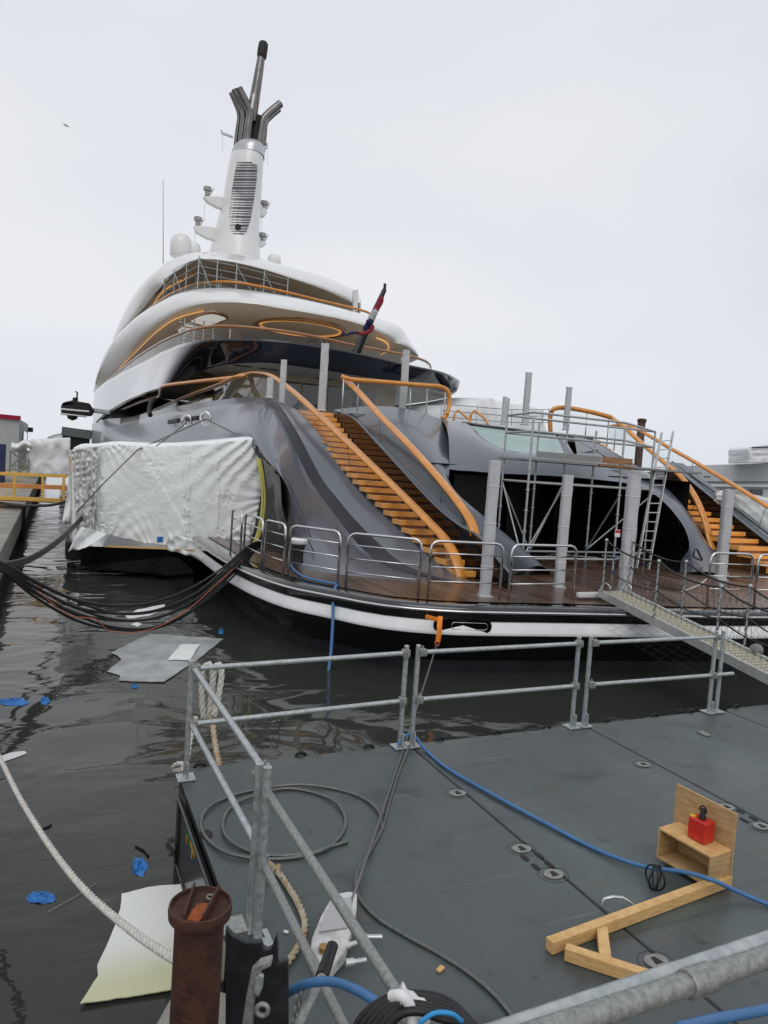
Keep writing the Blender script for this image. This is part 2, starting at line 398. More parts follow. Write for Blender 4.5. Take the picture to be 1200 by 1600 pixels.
# glossy black fender below, then the white band, then the black hull and the grey boot stripe
mb = MB(); mb.grid([E_(d, z) for d, z in [(.05, DK-.275), (.06, DK-.285)]])
mb.build('fender_band', blackgloss, platform, sm=180)
mb = MB(); mb.grid([E_(d, z) for d, z in [(.07, DK-.28), (.05, DK-.35), (.025, DK-.46), (.02, DK-.51), (.03, DK-.525)]])
mb.build('white_band', whiteband, platform, sm=180)
mb = MB(); mb.grid([E_(d, z) for d, z in [(.028, DK-.522), (.12, DK-.55), (.34, .55), (.48, .26), (.52, .22)]]); lowhull = mb.build('lower_hull', blackgloss, Y, sm=180)
mb = MB(); mb.grid([E_(d, z) for d, z in [(.515, .225), (.56, .1), (.66, -.6)]]); mb.build('boot_stripe', bootgrey, lowhull, sm=180)
# mooring pocket
mb = MB()
def rounded(cx, cy, wv, hv, ux, uz, r, n=6):
    pts = []
    for sx, sz, a0 in ((1, 1, 0), (-1, 1, 90), (-1, -1, 180), (1, -1, 270)):
        for k in range(n+1):
            a = radians(a0+90*k/n); pts.append((sx*(wv/2-r)+r*cos(a), sz*(hv/2-r)+r*sin(a)))
    return [Vector((cx, cy, 0))+ux*a+uz*b for a, b in pts]
def pocket(cx_img, w_, h_, y_img):
    q = P(cx_img, y_img, Z=1.02)
    i = min(range(len(edge)), key=lambda k: (edge[k]-Vector((q.x, q.y, DK))).length)
    t = (edge[i+1]-edge[i-1]); t.z = 0; t.normalize(); n = Vector((-t.y, t.x, 0))*SGN
    c = edge[i]+n*.05; c.z = .97
    mb = MB(); lp = [p+Vector((0, 0, c.z)) for p in rounded(c.x, c.y, w_, h_, t, Vector((0, 0, 1)), h_*.45)]
    mb.prism(lp, n*.25); o = mb.build('mooring_pocket', blackgloss, platform, sm=30, bevel=.01)
    lp2 = [p+Vector((0, 0, c.z))-n*.01 for p in rounded(c.x, c.y, w_*.62, h_*.5, t, Vector((0, 0, 1)), h_*.24)]
    mb = MB(); mb.tube([p+t*.12 for p in lp2], .006, 6, closed=True); mb.build('pocket_rim', steel, o, sm=180)
    return c, n
pc, pn = pocket(712, 1.05, .24, 968)

# ---- stern stairs
STZ = [1.45, 2.3, 3.13, 4.48, 5.36]; STY = [13.15, 15.6, 17.8, 21.2, 22.95]
RISE = (5.33-DK)/23
XW_P, XW_S = 8.5, 20.0                                 # right hand walls of the two stairs
def xl_port(y): return interp(y, [12.8, 13.6, 15, 17.5, 21, 26], [8.05, 8.0, 7.85, 7.6, 7.3, 7.1])
def xl_stbd(y): return 18.5
def stairs(xl, xr, label):
    base = MB(); top = [Vector((0, STY[0]+.1, DK-.2)), Vector((0, STY[-1]+.2, 5.05))]
    st = base
    # closed stringer body under the steps
    prof = [(STY[0]+.35, DK-.05), (STY[1]+.4, 2.1), (STY[2]+.4, 2.92), (STY[3]+.4, 4.25), (STY[4]+.6, 5.1), (STY[4]+.6, DK-.05)]
    st.prism([(xr-.01, y, z) for y, z in prof], (xl(STY[0])-xr+.35, 0, 0))
    s = st.build('stern_stair', risermat, Y, sm=0); s['label'] = label
    for i in range(23):
        z = DK+RISE*(i+1); y0 = interp(z, STZ, STY); y1 = interp(z+RISE, STZ, STY)
        if i == 22: y1 = y0+.5
        a = xl(y0); m = MB()
        m.box(((a+xr)/2-.01, (y0+y1)/2+.03, z-.066), xr-a-.02, y1-y0+.06, .13)
        m.build('step', stepwood, s, sm=0, bevel=.012)
        m = MB(); m.box(((a+xr)/2-.01, y0+.06, z-.125), xr-a-.04, .03, .085); m.build('riser', risermat, s, sm=0)
    return s
stP = stairs(xl_port, XW_P, 'port stern stair of bright varnished steps')
stS = stairs(xl_stbd, XW_S, 'starboard stern stair partly behind the ladder')

def fair(rows, cols, its, both=False):
    """relax a grid of points along its length (and across) so that reflections run without dents"""
    n = len(rows)
    for _ in range(its):
        new = {}
        for i in range(1, n-1):
            for j in cols:
                q = (rows[i-1][j]+rows[i+1][j])*.25+rows[i][j]*.5
                if both and 0 < j < len(rows[i])-1: q = q*.6+((rows[i][j-1]+rows[i][j+1])*.25+rows[i][j]*.5)*.4
                new[i, j] = q
        for (i, j), q in new.items(): rows[i][j] = q
# ---- port wing: cap, black stripe and the big curved flank
inner_px = [(440, 628), (464, 640), (504, 685), (554, 746), (590, 785), (616, 808), (672, 864), (711, 897), (738, 909)]
inner_x = [7.12, 7.2, 7.45, 7.7, 7.84, 7.92, 8.03, 8.07, 8.1]
s1_px = [(420, 622), (442, 640), (470, 685), (501, 746), (528, 780), (551, 808), (596, 853), (638, 886), (711, 911)]
s2_px = [(396, 620.5), (428, 640), (453, 685), (482, 746), (505, 780), (526, 808), (562, 853), (606, 886), (676, 911)]
capw = [.5, .7, .82, .88, .9, .88, .84, .8, .4]
rows = []
base_px = [(393, 697, 'Y', 20.0), (420, 722, 'Y', 18.0), (447, 757, 'Y', 16.4), (458, 800, 'Y', 15.6), (461, 850, 'Y', 15.0), (468, 890, 'Z', DK), (530, 898, 'Z', DK), (600, 905, 'Z', DK), (668, 912, 'Z', DK)]
NF = 8
ctrl = []
for i in range(9):
    a = P(*inner_px[i], X=inner_x[i]); b = P(*s1_px[i], X=inner_x[i]-capw[i]); c = P(*s2_px[i], X=inner_x[i]-capw[i]-.33)
    bx = base_px[i]; d = P(bx[0], bx[1], **{bx[2]: bx[3]})
    if i == 0:  # joins the bulwark
        a = P(440, 628, Z=5.55); b = P(420, 622, Z=5.75); c = P(396, 620.5, Z=5.72)
    a.z = max(a.z, DK+.03); b.z = max(b.z, DK+.03); c.z = max(c.z, DK+.02); d.z = max(d.z, DK)
    ctrl.append((a, b, c, d))
# the flank further forward: bulwark line and hull side
fore = [((165, 655), 5.6, 3.25, 0), ((200, 652), 5.6, 3.4, 0), ((250, 640), 5.65, 3.75, 0), ((300, 631), 5.68, 4.1, 0), ((350, 624), 5.7, 4.5, 0)]
foreC = []
for px, z, xb, _ in fore:
    c = P(*px, Z=z); foreC.append((c+Vector((.5, .3, -.03)), c+Vector((.30, .2, 0)), c, Vector((min(xb, c.x-.1), c.y-1.0, 0.9))))
foreC = [(Vector((x+.5, y, z-.03)), Vector((x+.3, y, z)), Vector((x, y, z)), Vector((xb, y, .9))) for x, y, z, xb in [(6.2, 100, 6.2, 6.0), (3.8, 86, 5.9, 3.9), (3.0, 73, 5.75, 3.1), (2.95, 65, 5.65, 2.95), (2.98, 58, 5.6, 2.95)]]+foreC
allc = foreC+ctrl
cur = [resample(smooth([q[k] for q in allc], 8), 110) if False else smooth([q[k] for q in allc], 8) for k in range(4)]
rows = []
for i in range(len(cur[0])):
    a, b, c, d = (cur[k][i] for k in range(4))
    t = i/(len(cur[0])-1)
    inn = Vector((a.x, a.y, max(DK-.02, a.z-.45)))
    r = [inn, a+Vector((0, 0, -.02)), a, a.lerp(b, .06), a.lerp(b, .5), a.lerp(b, .96), b, b.lerp(c, .06)+Vector((0, 0, -.012)), b.lerp(c, .94)+Vector((0, 0, -.012)), c]
    bulge = interp(t, [0, .22, .32, .49, .58, .71, .89, 1], [.05, .12, .28, .46, .50, .55, .42, .06])
    out = Vector((-.85, -.35, .25)) if t < .60 else Vector((-.75, -.62, .12))
    for k in range(1, NF+1):
        u = k/NF; q = c.lerp(d, u)+out*bulge*sin(pi*u)**1.0*(1-.25*u); r.append(q)
    rows.append(r)
def wm(i, j): return 1 if j in (6, 7, 8) else (2 if j < 6 else 0)
fair(rows, range(2, 9), 10); fair(rows, range(10, len(rows[0])-1), 16); fair(rows, range(10, len(rows[0])-1), 6, True)
mb = MB(); mb.grid(rows, mi=wm); wing = mb.build('stern_wing', [hullgrey, stripeblack, capgrey], Y, sm=180)
wing['label'] = 'port stern wing with a black stripe'
wing_rows = rows
# groove where the small door in the flank sits
def on_wing(x, y):
    """nearest flank point to a pixel ray"""
    d = (P(x, y, D=1)-EYE).normalized(); best = None
    for r in rows:
        for q in r[9:]:
            e = (q-EYE); dist = (e-d*e.dot(d)).length/e.length
            if best is None or dist < best[0]: best = (dist, e.dot(d))
    return EYE+d*(best[1]-.03)
for ln in ([(446, 755), (462, 790), (480, 840), (492, 866), (486, 861), (470, 861)], [(430, 715), (450, 750), (470, 795), (488, 845), (495, 867)]):
    mb = MB(); mb.tube([on_wing(*p) for p in ln], .012, 6); mb.build('door_seam', navy, wing, sm=180)
# dark shell-door opening between flank and tent, with plastic hung inside
op = [P(393, 697, Y=20.0), P(420, 722, Y=18.0), P(447, 757, Y=16.4), P(458, 800, Y=15.6), P(461, 850, Y=15.0), P(468, 890, Z=DK)]
mb = MB(); o2 = [p+Vector((.3, 2.0, 0)) for p in op]; mb.grid([smooth(op, 4), smooth(o2, 4)])
mb.grid([[p for p in smooth(o2, 4)], [Vector((p.x+.2, 27, p.z)) for p in smooth(o2, 4)]])
mb.build('door_recess', matteblack, Y, sm=180)
mb = MB(); g = []
for i in range(15):
    u = i/14; r = []
    for j in range(15):
        v = j/14; q = P(lerp(lerp(402, 428, v**.7), lerp(436, 459, v), u), lerp(lerp(705, 742, u), 884, v), Y=lerp(19.9, 16.3, u))
        r.append(q+Vector((0.25*noise.noise(Vector((u*5, v*2, 3))), .2*noise.noise(Vector((u*7, v*1.5, 0))), 0)))
    g.append(r)
mb.grid(g); mb.build('plastic_curtain', mat('grey_plastic', (.10, .105, .11), .35, var=.3, vscale=3, bump=.4, bscale=8), Y, sm=180)
# rest of the hull: forward shell that rises to the upper bulwark, and the far side
mb = MB(); hl = []
for yy, x0, x9, ztop in [(28, 3.3, 4.4, 5.2), (40, 3.15, 3.9, 5.4), (51, 2.95, 3.25, 5.5), (56, 2.9, 3.1, 5.9), (62, 2.9, 3.0, 7.6), (70, 2.95, 2.95, 9.0), (80, 3.3, 3.1, 9.5), (92, 4.6, 4.0, 10), (106, 8.5, 7.5, 10.5), (116, 13.5, 13.5, 11)]:
    hl.append([Vector((lerp(x0+.15, x9, (k/10)**1.3), yy, lerp(-.5, ztop, k/10))) for k in range(11)])
hl = [smooth([h[k] for h in hl], 5) for k in range(11)]
mb = MB(); mb.grid([[Vector((2*CX-p.x, p.y, p.z)) for p in r] for r in hl]); mb.build('hull_side', hullgrey, Y, sm=180)
mb = MB(); mb.grid([[Vector((3.05, y_, z)) for y_ in (17, 30, 50)] for z in (-.5, .3, .9)]); mb.build('lower_hull_side', blackgloss, Y, sm=180)

# ---- main deck plate
mb = MB()
lp = [Vector((x, y, 5.30)) for x, y in [(7.3, 22.9), (8.55, 22.9), (8.6, 21.6), (12.0, 20.6), (18.5, 21.6), (18.5, 22.9), (20, 22.9), (20.2, 24), (21, 27), (22, 36), (23.3, 50), (3.7, 50), (5, 36), (5.9, 27)]]
mb.prism(lp, (0, 0, -.25)); mb.build('main_deck', hullgrey, Y, sm=0)

# ---- centre body between the stairs: three flowing patches round the beach-club opening
def patch(A, Bc, n, bulge, name, m, nA=6):
    A = smooth(A, nA); Bc = smooth(Bc, nA); g = []
    for i in range(len(A)):
        g.append([A[i].lerp(Bc[i], k/n)+bulge*sin(pi*k/n) for k in range(n+1)])
    fair(g, range(1, n), 40); mbx = MB(); mbx.grid(g); return mbx.build(name, m, Y, sm=180), g
Epx = [(522, 640), (550, 652), (587, 690), (633, 740), (677, 787), (713, 817), (750, 840), (800, 899)]
E = [P(*p, X=8.56) for p in Epx[:-1]]+[P(800, 899, Z=DK)]
M = [P(690, 655, Y=20.9), P(696, 680, Y=19.4), P(699, 705, Y=18.0), P(702, 733, Y=16.5), P(702, 765, Y=16.0), P(722, 788, Y=15.4), P(750, 808, Y=14.9), P(861, 897, Z=DK)]
cb1, g1 = patch(E, M, 8, Vector((0, -.22, .25)), 'centre_body', hullgrey); cb1['label'] = 'flowing grey body beside the port stair'
T2 = [P(690, 655, Y=20.9), P(727, 661, Y=20.3), P(742, 671, Y=19.8), P(761, 693, Y=19.0), P(787, 706, Y=18.3), P(835, 710, Y=18.0), P(887, 713, Y=17.9), P(920, 705, Y=18.0), P(950, 701, X=18.5)]
B2 = [P(702, 733, Y=16.5), P(718, 735, Y=16.45), P(738, 736, Y=16.4), P(760, 738, Y=16.4), P(787, 740, Y=16.35), P(835, 742, Y=16.3), P(885, 745, Y=16.3), P(920, 748, Y=16.3), P(950, 751, Y=16.4)]
cb2, g2 = patch(T2, B2, 8, Vector((0, -.15, .22)), 'aft_band', hullgrey)
Es = [P(x, y, X=18.5) for x, y in [(950, 701), (977, 718), (1012, 739), (1033, 753), (1067, 789), (1087, 820), (1104, 849)]]+[P(1121, 862, X=18.4), P(1142, 903, Z=DK)]
Ms = [P(950, 751, Y=16.4), P(979, 755, Y=16.3), P(1010, 765, Y=16.1), P(1030, 778, Y=16.0), P(1052, 800, Y=15.7), P(1071, 828, Y=15.4), P(1077, 855, Y=15.2), P(1066, 873, Y=15.1), P(1062, 895, Z=DK)]
cb3, g3 = patch(Es, Ms, 8, Vector((-.05, -.2, .12)), 'starboard_inner_wing', hullgrey); cb3['label'] = 'grey wing beside the starboard stair with a drop-shaped fairlead'
# thickness of the opening's rim, and the dark room behind it
rim = M[3:8]; rim = smooth(rim, 5)
rim2 = smooth(B2, 5); rim3 = smooth(Ms, 5)
mb = MB()
for rr in (rim, rim2, rim3): mb.grid([rr, [p+Vector((0, .5, -.02)) for p in rr]])
mb.build('opening_rim', blackgloss, Y, sm=180)
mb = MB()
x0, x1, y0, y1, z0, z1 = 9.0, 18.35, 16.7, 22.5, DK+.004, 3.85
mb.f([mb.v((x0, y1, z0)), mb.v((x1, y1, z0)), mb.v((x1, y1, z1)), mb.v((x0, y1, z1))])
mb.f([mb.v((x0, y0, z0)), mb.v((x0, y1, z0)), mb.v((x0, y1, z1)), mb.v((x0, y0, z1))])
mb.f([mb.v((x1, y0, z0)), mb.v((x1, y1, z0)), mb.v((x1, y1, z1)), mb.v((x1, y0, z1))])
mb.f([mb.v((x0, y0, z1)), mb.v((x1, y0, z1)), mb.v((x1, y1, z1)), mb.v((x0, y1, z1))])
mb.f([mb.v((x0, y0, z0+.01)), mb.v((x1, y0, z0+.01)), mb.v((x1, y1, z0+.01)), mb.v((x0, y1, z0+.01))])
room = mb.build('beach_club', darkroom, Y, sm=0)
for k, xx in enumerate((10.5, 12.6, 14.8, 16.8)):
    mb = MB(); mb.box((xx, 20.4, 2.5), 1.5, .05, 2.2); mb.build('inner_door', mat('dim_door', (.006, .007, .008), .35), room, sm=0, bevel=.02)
# pool window in the notch
mb = MB(); pw = [P(727, 660, Y=20.5), P(744, 674, Y=20.1), P(763, 697, Y=19.4), P(787, 711, Y=18.7), P(835, 716, Y=18.4), P(888, 718, Y=18.3), P(877, 697, Y=19.4), P(868, 679, Y=20.3)]
mb.prism(pw, (0, .06, 0)); pg = mb.build('pool_window', pool, Y, sm=0)
mb = MB(); mb.tube([P(722, 661, Y=20.4), P(800, 671, Y=20.3), P(872, 680, Y=20.3)], .05, 8); mb.build('pool_rim', blackgloss, pg, sm=180)
mb = MB(); mb.prism([P(872, 679, Y=20.3), P(880, 681, Y=20.2), P(899, 714, Y=18.2), P(890, 718, Y=18.2)], (0, .2, 0)); mb.build('pool_window_frame', navy, pg, sm=0)
mb = MB(); mb.box((13.7, 22.6, 4.6), 5, 2, 1.2); mb.build('pool_basin', mat('pool_basin', (.5, .6, .58), .4), Y, sm=0)
# dark panel at the head of the starboard stair's inner wing
mb = MB(); mb.prism([P(899, 678, Y=20.4), P(950, 700, Y=18.8), P(975, 718, Y=17.6), P(1000, 733, Y=17.0), P(955, 735, Y=17.2), P(905, 712, Y=18.3)], (0, .1, .02)); mb.build('hatch_panel', capgrey, Y, sm=30, bevel=.02)
for a, b in (((905, 690), (985, 735)), ((930, 690), (1003, 733))):
    mb = MB(); mb.tube([P(*a, Y=19.0), P(*b, Y=16.95)], .012, 6); mb.build('panel_seam', navy, Y, sm=180)
# drop-shaped fairlead in the starboard wing
dp = [P(x, y, Y=14.2) for x, y in [(1088, 857), (1094, 868), (1097, 875), (1090, 873), (1084, 869), (1084, 863)]]
mb = MB(); mb.tube(smooth(dp, 4, closed=True), .03, 6, closed=True); mb.build('fairlead', navy, cb3, sm=180)

# ---- right hand walls of the stairs (they mirror the steps)
def wall(px, X, thick, name, foot, m, capm):
    top = smooth([P(x, y, X=X) for x, y in px], 4)
    mbx = MB(); g = []
    for p in top:
        g.append([Vector((X, p.y, DK-.02)), Vector((X, p.y, p.z-.02)), Vector((X+.03, p.y, p.z+.012)), Vector((X+thick, p.y, p.z+.005)), Vector((X+thick, p.y, DK-.02))])
    mbx.grid(g, mi=lambda i, j: 1 if j in (1, 2) else 0)
    f0 = [mbx.v(p) for p in g[-1]]; mbx.f(f0); mbx.f([mbx.v(p) for p in g[0]])
    return mbx.build(name, [m, capm], Y, sm=30)
wall([(522, 640), (550, 652), (587, 690), (633, 740), (677, 787), (713, 817), (750, 840), (776, 872), (798, 898)], XW_P, .05, 'stair_side', 0, stairwall, capgrey)
sw = wall([(1042, 722), (1090, 760), (1129, 791), (1165, 820), (1200, 847), (1250, 884)], XW_S, .8, 'stair_side', 0, stairwall, capgrey)
mb = MB(); mb.tube([P(x, y, X=XW_S+.35)+Vector((0, 0, .02)) for x, y in [(1050, 722), (1110, 765), (1150, 797), (1210, 842)]], .03, 6); mb.build('wall_seam', navy, sw, sm=180)
# starboard stair's inner face (seen edge-on behind the wing)
mb = MB(); mb.grid([[Vector((18.56, p.y, p.z-.02)) for p in smooth(Es[:-1], 3)], [Vector((18.56, p.y, DK)) for p in smooth(Es[:-1], 3)]]); mb.build('stair_side', hullgrey, Y, sm=0)

# ---- varnished handrails with glass under them
def handrail(pts, name='handrail', wdt=.13, hgt=.06, glass_foot=None, seams=(), lab=None):
    p = smooth(pts, 7); mbx = MB(); mbx.tube(p, 1, 12, rz=(wdt, hgt), up=Vector((0, 0, 1)))
    o = mbx.build(name, varnish, Y, sm=180)
    if lab: o['label'] = lab
    mbx = MB(); mbx.tube([q+Vector((0, 0, hgt*.86)) for q in p[2:-2]], 1, 6, rz=(wdt*.16, .014), up=Vector((0, 0, 1))); mbx.build('inlay_line', varnishdark, o, sm=180)
    if glass_foot:
        f = smooth(glass_foot, 7); n = min(len(p), len(f)); pa = resample(p, n); fa = resample(f, n)
        mbx = MB(); mbx.grid([[a-Vector((0, 0, .05)) for a in pa], fa]); mbx.build('glass_panel', glass, o, sm=180)
        for s in seams:
            i = int(s*(n-1)); mbx = MB(); mbx.tube([pa[i], fa[i]], .009, 5); mbx.build('glass_joint', navy, o, sm=180)
    return o
po_px = [(390, 583), (420, 585.5), (445, 601), (500, 650), (560, 707), (620, 765), (665, 810), (697, 845), (713, 874), (722, 905)]
po_x = [6.9, 7.05, 7.2, 7.45, 7.66, 7.85, 7.98, 8.05, 8.08, 8.1]
pr = [P(*a, X=b) for a, b in zip(po_px, po_x)]
foreR = W([(200, 655), (250, 637), (290, 620), (345, 600), (372, 588)], 6.55)
handrail(foreR+[p for p in pr], wdt=.145, hgt=.06, glass_foot=[Vector((p.x, p.y, 5.65)) for p in foreR]+[P(*a, X=b-.05) for a, b in zip([(425, 630), (440, 633), (463, 647), (500, 685), (545, 740), (590, 790), (640, 840), (690, 885), (712, 900), (735, 907)], po_x)], seams=(.62, .78, .9), lab='port handrail on the outer stair wing')
pi_px = [(537, 590), (560, 612), (590, 645), (640, 696), (690, 752), (720, 790), (736, 815), (743, 838)]
handrail([P(*a, X=b) for a, b in zip(pi_px, [8.62]*8)], glass_foot=[P(x, y, X=8.62) for x, y in [(540, 648), (560, 660), (590, 695), (633, 742), (677, 789), (713, 818), (735, 830), (745, 838)]], seams=(.35, .8), lab='inner handrail of the port stair')
handrail([P(x, y, Y=yy) for x, y, yy in [(533, 588, 21.9), (545, 592, 21.8), (600, 597, 21.6), (660, 602, 21.3), (690, 605, 21.15), (700, 612, 21.1), (702, 628, 21.1), (698, 648, 21.0), (692, 655, 21.0)]], wdt=.075, hgt=.075,
         glass_foot=[P(x, y, Y=yy) for x, y, yy in [(537, 650, 21.9), (560, 652, 21.8), (600, 655, 21.6), (660, 658, 21.3), (690, 660, 21.15), (692, 660, 21.1), (692, 660, 21.1), (692, 660, 21.0), (691, 660, 21.0)]], lab='balustrade rail between the port stair and the pool')
for x, y0_, y1_ in ((537, 592, 648), (560, 600, 655), (642, 604, 655), (668, 606, 657), (696, 612, 658)):
    mb = MB(); mb.tube([P(x, y0_, Y=21.4), P(x-3, y1_, Y=21.4)], .022, 6); mb.build('baluster', alu, Y, sm=180)
si_px = [(860, 676, 22.0), (860, 650, 22.0), (864, 640, 21.9), (878, 637, 21.8), (920, 643, 21.3), (955, 652, 20.6)]
handrail([P(x, y, Y=yy) for x, y, yy in si_px], wdt=.085, hgt=.085, glass_foot=[P(x, y, Y=yy) for x, y, yy in [(862, 678, 22), (863, 679, 22), (866, 679, 21.9), (880, 680, 21.8), (920, 688, 21.3), (950, 698, 20.6)]], lab='balustrade rail beside the starboard stair head')
handrail([P(x, y, X=18.5) for x, y in [(955, 652), (975, 667), (1000, 690), (1037, 722), (1065, 746), (1088, 780), (1102, 815), (1108, 840), (1116, 862)]], glass_foot=[P(x, y, X=18.5) for x, y in [(950, 701), (965, 710), (985, 722), (1012, 739), (1033, 753), (1067, 789), (1087, 820), (1104, 849), (1116, 860)]], seams=(.4, .75), lab='inner handrail of the starboard stair')
handrail([P(x, y, X=20.35) for x, y in [(950, 666), (975, 665), (1000, 673), (1040, 696), (1100, 730), (1150, 760), (1200, 792), (1260, 832)]], wdt=.13, hgt=.06, glass_foot=[P(x, y, X=20.3) for x, y in [(955, 690), (985, 695), (1010, 705), (1042, 722), (1090, 760), (1129, 791), (1165, 820), (1240, 876)]], seams=(.5, .7, .85), lab='outer handrail of the starboard stair')
for x, a, b in ((917, 646, 690), (951, 655, 700), (962, 672, 705)):
    mb = MB(); mb.tube([P(x, a, Y=20.8), P(x-3, b, Y=20.8)], .022, 6); mb.build('baluster', alu, Y, sm=180)
# second inner rail on the main deck side
mb = MB(); mb.tube(smooth(W([(190, 640), (222, 627), (247, 619), (250, 609), (256, 603), (300, 597), (345, 592), (385, 588)], 6.75), 6), .075, 10); mb.build('side_deck_rail', varnish, Y, sm=180)
# ladder loops by the pool
for x in (712, 738):
    mb = MB(); mb.tube(smooth([P(x-3, 657, Y=24), P(x-2, 648, Y=24), P(x+3, 642, Y=24), P(x+12, 648, Y=23.6), P(x+22, 657, Y=23.2), P(x+24, 663, Y=23)], 5), .045, 8); mb.build('pool_ladder_rail', varnish, Y, sm=180)

# ---- upper decks
def deck_ring(name, T, Bt, m, bulge, lab, n=90):
    T = resample(smooth(T, 6), n); Bt = resample(smooth(Bt, 6), n); cen = Vector((CX, 60, 0)); g = []
    for a, b in zip(T, Bt):
        o = (a+b)/2-cen; o.z = 0; o.normalize()
        g.append([a+Vector((0, 0, -.12))-o*.25, a-o*.10, a+Vector((0, 0, -.03))]+[a.lerp(b, u)+o*bulge*sin(pi*u*.9) for u in (.2, .4, .6, .8, .92)]+[b-o*.05])
    mbx = MB(); mbx.grid(g); o_ = mbx.build(name, m, Y, sm=180); o_['label'] = lab
    return T, Bt, o_
def fill(name, loop, m, parent, z=None, shrink=0, up=0):
    cen = Vector((CX, 60, 0)); lp = []
    for p in loop:
        o = p-cen; o.z = 0; q = p-o.normalized()*shrink; lp.append(Vector((q.x, q.y, (z if z is not None else q.z)+up)))
    mbx = MB(); vs = [mbx.v(p) for p in lp]
    for tri in geometry.tessellate_polygon([lp]): mbx.f([vs[i] for i in tri])
    return mbx.build(name, m, parent, sm=0)
def stbd(last, z, w_=9.6):
    return [Vector((CX+w_*.98, last.y+4.5, z)), Vector((CX+w_+.4, last.y+12, z)), Vector((CX+w_+.2, last.y+30, z))]
# upper deck (black)
T3 = W([(147, 613), (152, 608), (165, 597), (190, 583), (215, 570), (252, 550), (290, 536), (330, 530), (355, 529), (430, 532), (540, 548), (640, 570), (690, 581), (711, 590), (718, 598)], 9.05)
B3 = [P(x, y, Y=t.y-dy) for (x, y, dy), t in zip([(145, 670, 0), (152, 660, 0), (166, 647, .3), (186, 635, .3), (206, 625, .2), (233, 614, .1), (262, 604, -.2)], T3)]
B3 += W([(310, 582, 7.9), (360, 569, 8.0), (420, 567), (500, 578), (600, 594), (660, 606), (700, 614), (714, 610)], 8.1)
T3 += stbd(T3[-1], 9.05, 8.3); B3 += stbd(B3[-1], 8.1, 8.2)
def two_tone(T, Bt, bulge):
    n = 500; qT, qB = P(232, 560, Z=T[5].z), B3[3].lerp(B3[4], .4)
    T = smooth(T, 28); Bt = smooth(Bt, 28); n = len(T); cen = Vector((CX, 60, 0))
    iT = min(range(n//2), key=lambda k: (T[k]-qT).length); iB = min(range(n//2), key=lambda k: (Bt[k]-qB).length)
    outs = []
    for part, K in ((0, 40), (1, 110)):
        g = []
        for k in range(K+1):
            row = []
            for v in (-2, -1, 0, .1, .2, .3, .4, .5, .6, .7, .8, .92, 1, 2):
                vv = min(1, max(0, v)); s0 = iT+(iB-iT)*vv**1.35
                idx = s0*k/K if part == 0 else s0+(n-1-s0)*k/K
                i0 = int(idx); f_ = idx-i0; i1 = min(n-1, i0+1); a = T[i0].lerp(T[i1], f_); b = Bt[i0].lerp(Bt[i1], f_)
                o = (a+b)/2-cen; o.z = 0; o.normalize()
                row.append(b-o*.3+Vector((0, 0, .12)) if v == 2 else a+Vector((0, 0, -.12))-o*.25 if v == -2 else a-o*.10 if v == -1 else a.lerp(b, vv)+o*bulge*sin(pi*vv)*vv)
            g.append(row)
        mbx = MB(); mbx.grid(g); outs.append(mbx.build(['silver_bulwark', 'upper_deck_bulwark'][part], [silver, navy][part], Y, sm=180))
    outs[1]['label'] = 'black gloss bulwark of the upper deck'; outs[0]['label'] = 'silver fore part of the upper bulwark'
    return T[::6], Bt[::6], outs[1]
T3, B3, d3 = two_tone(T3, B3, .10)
fill('ceiling', [p for p in B3 if p.z > 7.75], ceilmat, d3, z=8.12, shrink=.12)
mb = MB(); mb.box((10.2, 73, 7.0), 12.8, .2, 3.4); mb.build('bulkhead', navy, Y, sm=0); fill('deck_floor', T3, deckpale, d3, z=8.75, shrink=.6)
# bridge deck (white)
T2_ = W([(147, 609, 10.0), (149, 596, 10.8), (158, 567, 12.0), (177, 531, 12.6), (197, 509), (215, 493), (240, 477), (280, 457), (315, 450), (345, 449), (400, 454), (480, 468), (560, 488), (610, 503), (628, 512), (633, 520)], 12.7)
B2_ = W([(148, 614, 9.6), (160, 600, 10.5), (185, 575, 11.2), (222, 530), (252, 502), (290, 482), (320, 474), (360, 472), (400, 475), (440, 482), (490, 490), (540, 500), (580, 513), (610, 530), (618, 538), (622, 536)], 11.4)
T2_ += stbd(T2_[-1], 12.7); B2_ += stbd(B2_[-1], 11.4)
T2_, B2_, d2 = deck_ring('bridge_deck_bulwark', T2_, B2_, white, .30, 'white bulwark of the bridge deck')
# bowl-shaped ceiling under the bridge deck
cen = Vector((CX, 60, 0)); g = []
def inward(p, d, z):
    o = p-cen; o.z = 0; q = p-o.normalized()*d; return Vector((q.x, q.y, z))
mb = MB(); mb.grid([[p, inward(p, .8, p.z-.22), inward(p, 2.2, p.z-.30), inward(p, 5, p.z-.30)] for p in B2_]); mb.build('ceiling_edge', ceilmat, d2, sm=180)
fill('ceiling', [inward(p, 4.6, p.z-.29) for p in B2_], ceilmat, d2); fill('deck_floor', [p for p in T2_ if p.z > 12.55], deckpale, d2, z=12.0, shrink=.6)
